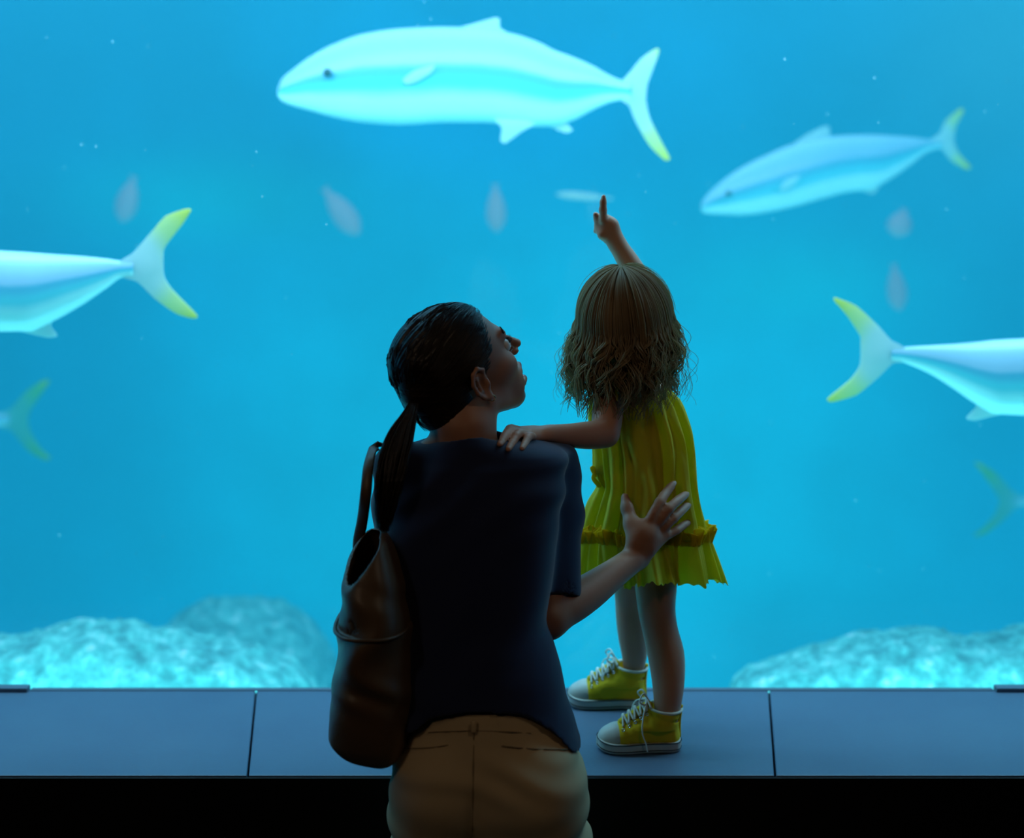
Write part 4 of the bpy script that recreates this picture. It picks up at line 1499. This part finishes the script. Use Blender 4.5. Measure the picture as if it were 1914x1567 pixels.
def dress_ring(z, th, amp, fold=True):
    xl, xr, yc, ry = [interp(DK[:, 0], DK[:, i], z) for i in (1, 2, 3, 4)]
    t = np.clip((ZT - z) / (ZT - ZB), 0, 1.1)
    cx, rx = (xl + xr) / 2, (xr - xl) / 2
    f = 0
    if fold:
        f = (0.010 * np.sin(5 * th + PH[0] + 1.1 * np.sin(3 * t)) + 0.010 * np.sin(9 * th + PH[1] - 1.5 * t) + 0.006 * np.sin(17 * th + PH[2] + 2 * t) + 0.0045 * np.sin(29 * th + PH[3])) * (0.25 + t ** 1.2) * amp
        f = f + 0.004 * np.sin(21 * th + PH[4]) * (1 - t)
    # the swag pulled in at the left where the tie is knotted
    f = f - 0.020 * np.exp(-((z - P(1118, 905, 2.49)[2]) / 0.022) ** 2) * np.exp(-(((th - math.pi + 0.1 + math.pi) % (2 * math.pi) - math.pi) / 0.45) ** 2)
    e = 2.25
    c, s_ = np.cos(th), np.sin(th)
    cc = np.sign(c) * np.abs(c) ** (2 / e)
    ss = np.sign(s_) * np.abs(s_) ** (2 / e)
    damp = 0.55 + 0.45 * np.abs(s_)
    x = cx + (rx + f * damp) * cc
    y = yc + (ry + f) * ss
    zz = z - 0.26 * (y - yc) * t + 0.004 * np.sin(7 * th + PH[5]) * t ** 3
    return x, y, zz


def grid_mesh(name, V, nu, nv, m, parent, thick=0.0012, closed=True):
    Q = []
    for j in range(nv - 1):
        for i in range(nu if closed else nu - 1):
            k = (i + 1) % nu
            Q.append((j * nu + i, j * nu + k, (j + 1) * nu + k, (j + 1) * nu + i))
    o = link(name, mesh_quads(name, V, Q), m, parent)
    if thick:
        md = o.modifiers.new('thick', 'SOLIDIFY')
        md.thickness = thick
        md.offset = 0
    return o


nu, nv = 400, 110
th = np.linspace(0, 2 * np.pi, nu, endpoint=False)
zg = P(1200, 1003, 2.49)[2]       # gather line
V = []
for j in range(nv):
    z = ZT + (zg - ZT) * j / (nv - 1)
    x, y, zz = dress_ring(np.full(nu, z), th, 1.0)
    # diagonal drape lines across the back
    d = 0.0022 * np.sin(13 * th + 14 * (z - ZT) + 2.0 * np.sin(5 * th + 30 * (z - ZT))) * min(1, j / 30)
    V.append(np.stack([x, y - d * (np.sin(th) < 0), zz], 1))
dress = grid_mesh('dress', np.concatenate(V), nu, nv, M['yellow'], girl)
# straps over the shoulders
stp = Tubes()
for q, Yq in ((1152, 2.455), (1226, 2.54)):
    stp = Tubes()
    stp.add(spline([P(q, 748, Yq - 0.045), P(q + 1, 722, Yq - 0.040), P(q + 2, 708, Yq - 0.005), P(q + 2, 712, Yq + 0.03), P(q + 1, 735, Yq + 0.05)], 20), 0.008, 8, flat=((1, 0.2, 0), 0.25))
    sub(stp.build('dress_strap', M['yellow_trim'], girl), dress)
# lower frill
nu2 = 720
th = np.linspace(0, 2 * np.pi, nu2, endpoint=False)
V = []
nvr = 40
for j in range(nvr):
    t = j / (nvr - 1)
    z = zg + 0.004 + (ZB - zg - 0.004) * t
    x, y, zz = dress_ring(np.full(nu2, z), th, 1.0)
    xc, yc = np.mean(x), np.mean(y)
    rr = (0.0045 * np.sin(31 * th + 1.5 * np.sin(4 * th)) + 0.0060 * np.sin(17 * th + 2 * np.sin(3 * th + 1)) + 0.0020 * np.sin(67 * th)) * (0.25 + 0.9 * t) + 0.002
    nx, ny = (x - xc), (y - yc)
    nn = np.sqrt(nx ** 2 + ny ** 2)
    zz = zz + 0.0035 * np.sin(31 * th + 1.0) * t + 0.002 * np.sin(97 * th) * t ** 4
    V.append(np.stack([x + nx / nn * rr, y + ny / nn * rr, zz], 1))
fr = sub(grid_mesh('frill', np.concatenate(V), nu2, nvr, M['yellow'], girl, 0.0012), dress)
# ruched heading of the frill, standing out
V = []
nvh = 12
for j in range(nvh):
    t = j / (nvh - 1)
    z = zg - 0.010 + 0.030 * t
    x, y, zz = dress_ring(np.full(nu2, z), th, 1.0)
    xc, yc = np.mean(x), np.mean(y)
    nx, ny = (x - xc), (y - yc)
    nn = np.sqrt(nx ** 2 + ny ** 2)
    w = 0.003 + t * 0.007 + (0.0055 * np.sin(53 * th + 2.5 * np.sin(6 * th)) + 0.004 * np.sin(88 * th + 1)) * (0.2 + t)
    zz = zz + 0.005 * t * np.sin(37 * th + 2 * np.sin(5 * th)) + 0.003 * t * np.sin(71 * th)
    V.append(np.stack([x + nx / nn * w, y + ny / nn * w, zz], 1))
sub(grid_mesh('ruched_heading', np.concatenate(V), nu2, nvh, M['yellow_trim'], girl, 0.001), dress)
# small knotted tie at the left side
bt = Tubes()
kp = P(1117, 878, 2.47)
for a, b, c in (((0, 0, 0), (-0.008, -0.004, -0.014), (0.004, -0.006, -0.030)), ((0, 0, 0), (0.006, -0.006, -0.016), (0.014, -0.004, -0.034)), ((0, 0, 0), (-0.010, 0.0, 0.004), (-0.003, 0, -0.012)), ((0, 0, 0), (0.008, -0.002, 0.006), (0.010, -0.003, -0.010))):
    bt.add(spline([kp + np.array(a), kp + np.array(b), kp + np.array(c)], 12), np.linspace(0.003, 0.005, 12), 8, flat=((0.3, 1, 0), 0.3))
sub(bt.build('side_tie', M['yellow_trim'], girl), dress)

# ------------------------------------------------------------------ wavy hair
hv = Vol(GO - np.array([0.13, 0.13, 0.16]), GO + np.array([0.13, 0.13, 0.13]), 0.0025)
e = lambda f, u, r, a, b, c, k=0.012, sub_=False: hv.ell(G(f, u, r), (a, b, c), GM, k, sub_)
e(-0.012, 0.034, 0, 0.090, 0.085, 0.075)
hv.cone(G(-0.035, -0.01, 0), G(-0.050, -0.10, 0), 0.062, 0.050, 0.03)


def gcut(F, X, Y, Z):
    x, y, z = X - GO[0], Y - GO[1], Z - GO[2]
    f = x * GF[0] + y * GF[1] + z * GF[2]
    u = x * GU[0] + y * GU[1] + z * GU[2]
    r = x * GR[0] + y * GR[1] + z * GR[2]
    cut = (f - (0.030 + 0.5 * np.maximum(u, 0))) * 0.8
    near = np.abs(F) < 0.012
    az = np.arctan2(r, -f)
    g = 0.0022 * np.sin(az * 22 + 3 * np.sin(u * 35)) + 0.0012 * np.sin(az * 51 + 4 * np.sin(u * 22))
    return (smax(F, cut.astype(np.float32), 0.008) + np.where(near, g, 0)).astype(np.float32)


hv.apply(gcut)
ghair = link('hair', hv.mesh('hair'), M['hair_fair'], girl)
ghair['label'] = 'wavy ash-blonde hair falling past the shoulders'
rnd = random.Random(21)
CR = G(-0.030, 0.100, 0.0)       # crown


def lock(az, seed, length, spread, n=34):
    """one lock: from the crown over the skull, then down in waves. az 0 = back of head, +-pi = brow"""
    r_ = random.Random(seed)
    pts = []
    tj = r_.uniform(-0.002, 0.007)
    # over the skull
    m = 13
    amax = math.radians(88)
    for k in range(m):
        a = amax * (0.06 + 0.94 * k / (m - 1))
        rad = np.array([0.094, 0.090 + tj, 0.079 + tj])
        f = -math.cos(az) * math.sin(a)
        r = math.sin(az) * math.sin(a)
        u = math.cos(a)
        q = G(-0.012 + rad[0] * f, 0.033 + rad[1] * u, rad[2] * r)
        pts.append(q)
    d = unit(pts[-1] - pts[-2])
    out = unit(np.array([pts[-1][0] - GO[0], pts[-1][1] - GO[1], 0]))
    p = pts[-1].copy()
    side = np.cross(out, [0, 0, 1])
    ph1, ph2 = r_.uniform(0, 6.28), r_.uniform(0, 6.28)
    amp = r_.uniform(0.005, 0.014)
    freq = r_.uniform(0.9, 1.5)
    steps = n - m
    L = length / steps
    for k in range(steps):
        t = (k + 1) / steps
        d = unit(d * 0.62 + np.array([0, 0, -1.0]) * 0.38 + out * (spread * (0.5 - 0.7 * t)))
        p = p + d * L
        w = amp * min(1, t * 2.2)
        pts.append(p + side * w * math.sin(ph1 + t * 9 * freq) + out * w * 0.8 * math.sin(ph2 + t * 11 * freq))
    return np.array(pts)


gt = Tubes()
ft = Tubes()
for c in range(150):
    az = rnd.uniform(-2.0, 2.0)
    ln = rnd.uniform(0.085, 0.155) * (1.0 if abs(az) < 1.4 else 0.92)
    sp_ = rnd.uniform(0.05, 0.34)
    sd0 = rnd.randint(0, 10 ** 6)
    base = lock(az, sd0, ln, sp_)
    nb_ = 7
    for k in range(nb_):
        pts = lock(az + rnd.gauss(0, 0.045), sd0, ln * rnd.uniform(0.88, 1.1), sp_ * rnd.uniform(0.8, 1.2))
        off = np.array([rnd.gauss(0, 0.0022), rnd.gauss(0, 0.0022), 0])
        tt_ = np.linspace(0, 1, len(pts))
        pts = pts + off * tt_[:, None] ** 0.7 - np.array([0, 0, 1]) * 0
        # keep a little above the cap at the top
        rr = np.interp(tt_, [0, 0.15, 0.6, 1], [0.0009, 0.0017, 0.0014, 0.0004])
        gt.add(pts, rr, 4)
for c in range(70):     # wisps lifting off the crown
    az = rnd.uniform(-3.0, 3.0)
    pts = lock(az, rnd.randint(0, 10 ** 6), 0.05, 0.3)[:rnd.randint(10, 18)]
    pts = GO + (pts - GO) * np.linspace(1.01, rnd.uniform(1.03, 1.09), len(pts))[:, None]
    ft.add(pts, np.linspace(0.0006, 0.0002, len(pts)), 4)
for c in range(130):     # loose fly-away strands
    az = rnd.choice([-1, 1]) * rnd.uniform(0.9, 2.0)
    pts = lock(az, rnd.randint(0, 10 ** 6), rnd.uniform(0.09, 0.175), rnd.uniform(0.25, 0.65))
    pts = pts + (pts - GO) * np.linspace(0, 1, len(pts))[:, None] * rnd.uniform(0, 0.06)
    ft.add(pts, np.interp(np.linspace(0, 1, len(pts)), [0, 0.3, 1], [0.0004, 0.0006, 0.00025]), 4)
del sv
gt.build('hair_locks', M['hair_fair'], girl)
ft.build('loose_strands', M['hair_fair'], girl)


# ------------------------------------------------------------------ high-top shoes (toe towards -x, origin under the heel-middle)
def shoe(px_toe, px_heel, py_sole, Yc, yaw, tilt_lace):
    c = (P(px_toe, py_sole, Yc) + P(px_heel, py_sole, Yc)) / 2
    L = P(px_heel, py_sole, Yc)[0] - P(px_toe, py_sole, Yc)[0]
    c = np.array([c[0], Yc, LEDGE_Z + 0.0004])
    L = L / (abs(math.cos(yaw)) + 0.3 * abs(math.sin(yaw)))
    k = L / 0.160
    ca, sa = math.cos(yaw), math.sin(yaw)

    def W(x, y, z):
        x, y, z = x * k, y * k, z * k
        return np.array([c[0] + x * ca - y * sa, c[1] + x * sa + y * ca, c[2] + z])
    Rm = np.array([[ca, sa, 0], [-sa, ca, 0], [0, 0, 1.0]])
    root = girl
    h = 0.0014
    lo, hi = c + np.array([-0.115, -0.06, -0.004]), c + np.array([0.115, 0.06, 0.125])
    # plan outline of the sole: half width along the length (toe at -0.08)
    tx = [-0.0800, -0.076, -0.066, -0.050, -0.030, 0.0, 0.030, 0.055, 0.070, 0.077, 0.0800]
    tw = [0.002, 0.015, 0.0245, 0.0295, 0.0305, 0.0275, 0.0245, 0.0245, 0.0215, 0.014, 0.002]

    def plan(X, Y):
        x = ((X - c[0]) * ca + (Y - c[1]) * sa) / k
        y = (-(X - c[0]) * sa + (Y - c[1]) * ca) / k
        w = interp(tx, tw, x.ravel()).reshape(x.shape)
        end = np.maximum(-0.080 - x, x - 0.080)
        return np.maximum((np.abs(y) - w) * 0.75, end) * k, x, y

    def slabfield(z0, z1, grow=0.0):
        v = Vol(lo, hi, h)

        def fn(F, X, Y, Z):
            d, x, y = plan(X, Y)
            lift = 0.006 * np.clip((-0.045 - x) / 0.035, 0, 1) ** 2
            zz = (Z - c[2]) / k
            dz = np.maximum((z0 + lift) - zz, zz - (z1 + lift)) * k
            return smax((d - grow) + 0 * Z, dz + 0 * d, 0.003).astype(np.float32)
        v.apply(fn)
        return v

    sole = link('shoe_sole', slabfield(0.0, 0.0205, 0.0015).mesh('shoe_sole'), M['rubber'], root)
    # upper
    v = Vol(lo, hi, h)
    v.chain([(W(-0.052, 0, 0.020), 0.0215 * k), (W(-0.030, 0, 0.026), 0.0255 * k), (W(0.0, 0, 0.036), 0.0270 * k), (W(0.030, 0, 0.046), 0.0275 * k)], 0.012)
    v.cone(W(0.040, 0, 0.020), W(0.056, 0, 0.022), 0.0245 * k, 0.0205 * k, 0.01)
    v.cone(W(0.044, 0, 0.030), W(0.0490, 0, 0.105), 0.0275 * k, 0.0345 * k, 0.016)

    def up(F, X, Y, Z):
        d, x, y = plan(X, Y)
        zz = (Z - c[2]) / k
        G_ = np.maximum(F, np.where(zz < 0.045, d + 0.0008, -1.0))
        G_ = np.maximum(G_, (0.0195 - zz) * k)
        G_ = np.maximum(G_, (zz - (0.0820 + 0.10 * (0.046 - x))) * k)
        g = 0.0006 * np.sin(zz * 330 + x * 110) * np.clip((zz - 0.05) / 0.03, 0, 1)
        return (G_ + g).astype(np.float32)
    v.apply(up)
    # opening
    v.cone(W(0.0485, 0, 0.068), W(0.049, 0, 0.14), 0.0285 * k, 0.0300 * k, 0.002, sub=True)
    shoe_o = link('shoe', v.mesh('shoe'), M['canvas'], root)
    sub(sole, shoe_o)
    # rubber toe cap
    v = Vol(lo, hi, h)
    v.chain([(W(-0.056, 0, 0.0215), 0.0232 * k), (W(-0.044, 0, 0.0245), 0.0255 * k), (W(-0.030, 0, 0.0265), 0.0268 * k)], 0.006)

    def capf(F, X, Y, Z):
        d, x, y = plan(X, Y)
        zz = (Z - c[2]) / k
        G_ = np.maximum(F, d - 0.0005)
        G_ = np.maximum(G_, (0.019 - zz) * k)
        G_ = np.maximum(G_, (x + 0.0405 - 8 * y * y) * k)
        return G_.astype(np.float32)
    v.apply(capf)
    sub(link('toe_cap', v.mesh('toe_cap'), M['rubber'], root), shoe_o)
    # dark stripe round the sole
    t = Tubes()
    for zz_, rad in ((0.0195, 0.0011), (0.0060, 0.0009)):
        loop = []
        for sgn in (-1, 1):
            xs_ = np.linspace(-0.079, 0.079, 40) if sgn < 0 else np.linspace(0.079, -0.079, 40)
            for x in xs_:
                wv = float(interp(tx, tw, np.array([x]))[0]) + 0.0018
                lift = 0.006 * min(1, max(0, (-0.045 - x) / 0.035)) ** 2
                loop.append(W(x * 1.012, sgn * wv * 1.02, zz_ + lift))
        loop.append(loop[0])
        t.add(loop, rad * k, 6)
    sub(t.build('sole_stripe', M['stripe'], root), shoe_o)
    # lining rolled over the collar
    t = Tubes()
    ring = [W(0.0485 + 0.0315 * math.cos(a), 0.0305 * math.sin(a), 0.0822 - 0.10 * 0.0300 * math.cos(a)) for a in np.linspace(0, 2 * math.pi, 30)]
    t.add(ring, 0.0028 * k, 8)
    sub(t.build('collar_lining', M['lining'], root), shoe_o)

    # throat line (where laces cross): param s 0..1
    def throat(s_, y, out=0.0):
        x = -0.034 + 0.052 * s_
        z = 0.0535 + 0.037 * s_ + out
        return W(x - 0.35 * out, y, z - 18 * y * y)
    t = Tubes()
    t.add([throat(s_, 0, -0.001) for s_ in np.linspace(-0.04, 1.02, 14)], 0.0085 * k, 8, flat=((0, 1, 0), 1.0))
    tongue = t.build('tongue', M['canvas'], root)
    sub(tongue, shoe_o)
    lt = Tubes()
    eys = []
    for i in range(5):
        s_ = 0.04 + i * 0.21
        a0, b0 = throat(s_, -0.0165, -0.001), throat(s_, 0.0165, -0.001)
        eys += [(a0, -1), (b0, 1)]
        s2_ = s_ + 0.16
        for (y0, y1) in ((-0.0165, 0.0165), (0.0165, -0.0165)):
            lt.add(spline([throat(s_, y0, 0.001), throat((s_ + s2_) / 2, 0, 0.0105), throat(s2_, y1, 0.001)], 12), 0.0021 * k, 6, flat=((0, 0, 1), 1.0))
    top = throat(1.0, 0, 0.009)
    for sgn in (-1, 1):
        lt.add(spline([top, top + np.array([-0.010, 0.010 * sgn, 0.014]) * k, top + np.array([-0.017, 0.021 * sgn, 0.003]) * k, top + np.array([-0.007, 0.014 * sgn, -0.006]) * k, top], 22), 0.0017 * k, 6)
    lt.add(spline([top, W(0.004, -0.026, 0.075), W(0.002, -0.033, 0.045), W(0.010, -0.036, 0.020), W(0.012, -0.0365, 0.008)] if tilt_lace else [top, W(-0.004, -0.022, 0.082), W(-0.012, -0.030, 0.066)], 22), 0.0014 * k, 6)
    lt.add(spline([top, W(-0.006, 0.022, 0.085), W(-0.012, 0.028, 0.064), W(-0.014, 0.031, 0.05)], 18), 0.0014 * k, 6)
    sub(lt.build('shoelace', M['lace'], root), shoe_o)
    for a0, sg in eys:
        q = a0 + np.array([-sa * 0, 0, 0])
        n_ = unit(np.array([-0.25, sg * 0.75, 0.6]))
        u1 = unit(np.cross(n_, [1, 0, 0]))
        u2 = np.cross(n_, u1)
        t = Tubes()
        cc_ = a0 + np.array([0.002 * 0, sg * 0.0045, -0.004]) * k + n_ * 0.0035
        t.add([cc_ + 0.0026 * k * (math.cos(a) * u1 + math.sin(a) * u2) for a in np.linspace(0, 2 * math.pi, 14)], 0.0009 * k, 6)
        sub(t.build('eyelet', M['metal'], root), shoe_o)
    # heel strip and tongue top
    t = Tubes()
    t.add(spline([W(0.0765, 0, 0.022), W(0.0755, 0, 0.05), W(0.0785, 0, 0.086)], 14), 0.0040 * k, 8, flat=((1, 0, 0), 1.0))
    sub(t.build('heel_strip', M['canvas'], root), shoe_o)
    return shoe_o


near_shoe = shoe(1115, 1273, 1402, 2.425, 0.03, True)
near_shoe['label'] = 'near yellow high-top shoe at the front of the bench'
far_shoe = shoe(1060, 1209, 1300, 2.622, -0.02, False)
far_shoe['label'] = 'far yellow high-top shoe close to the glass'
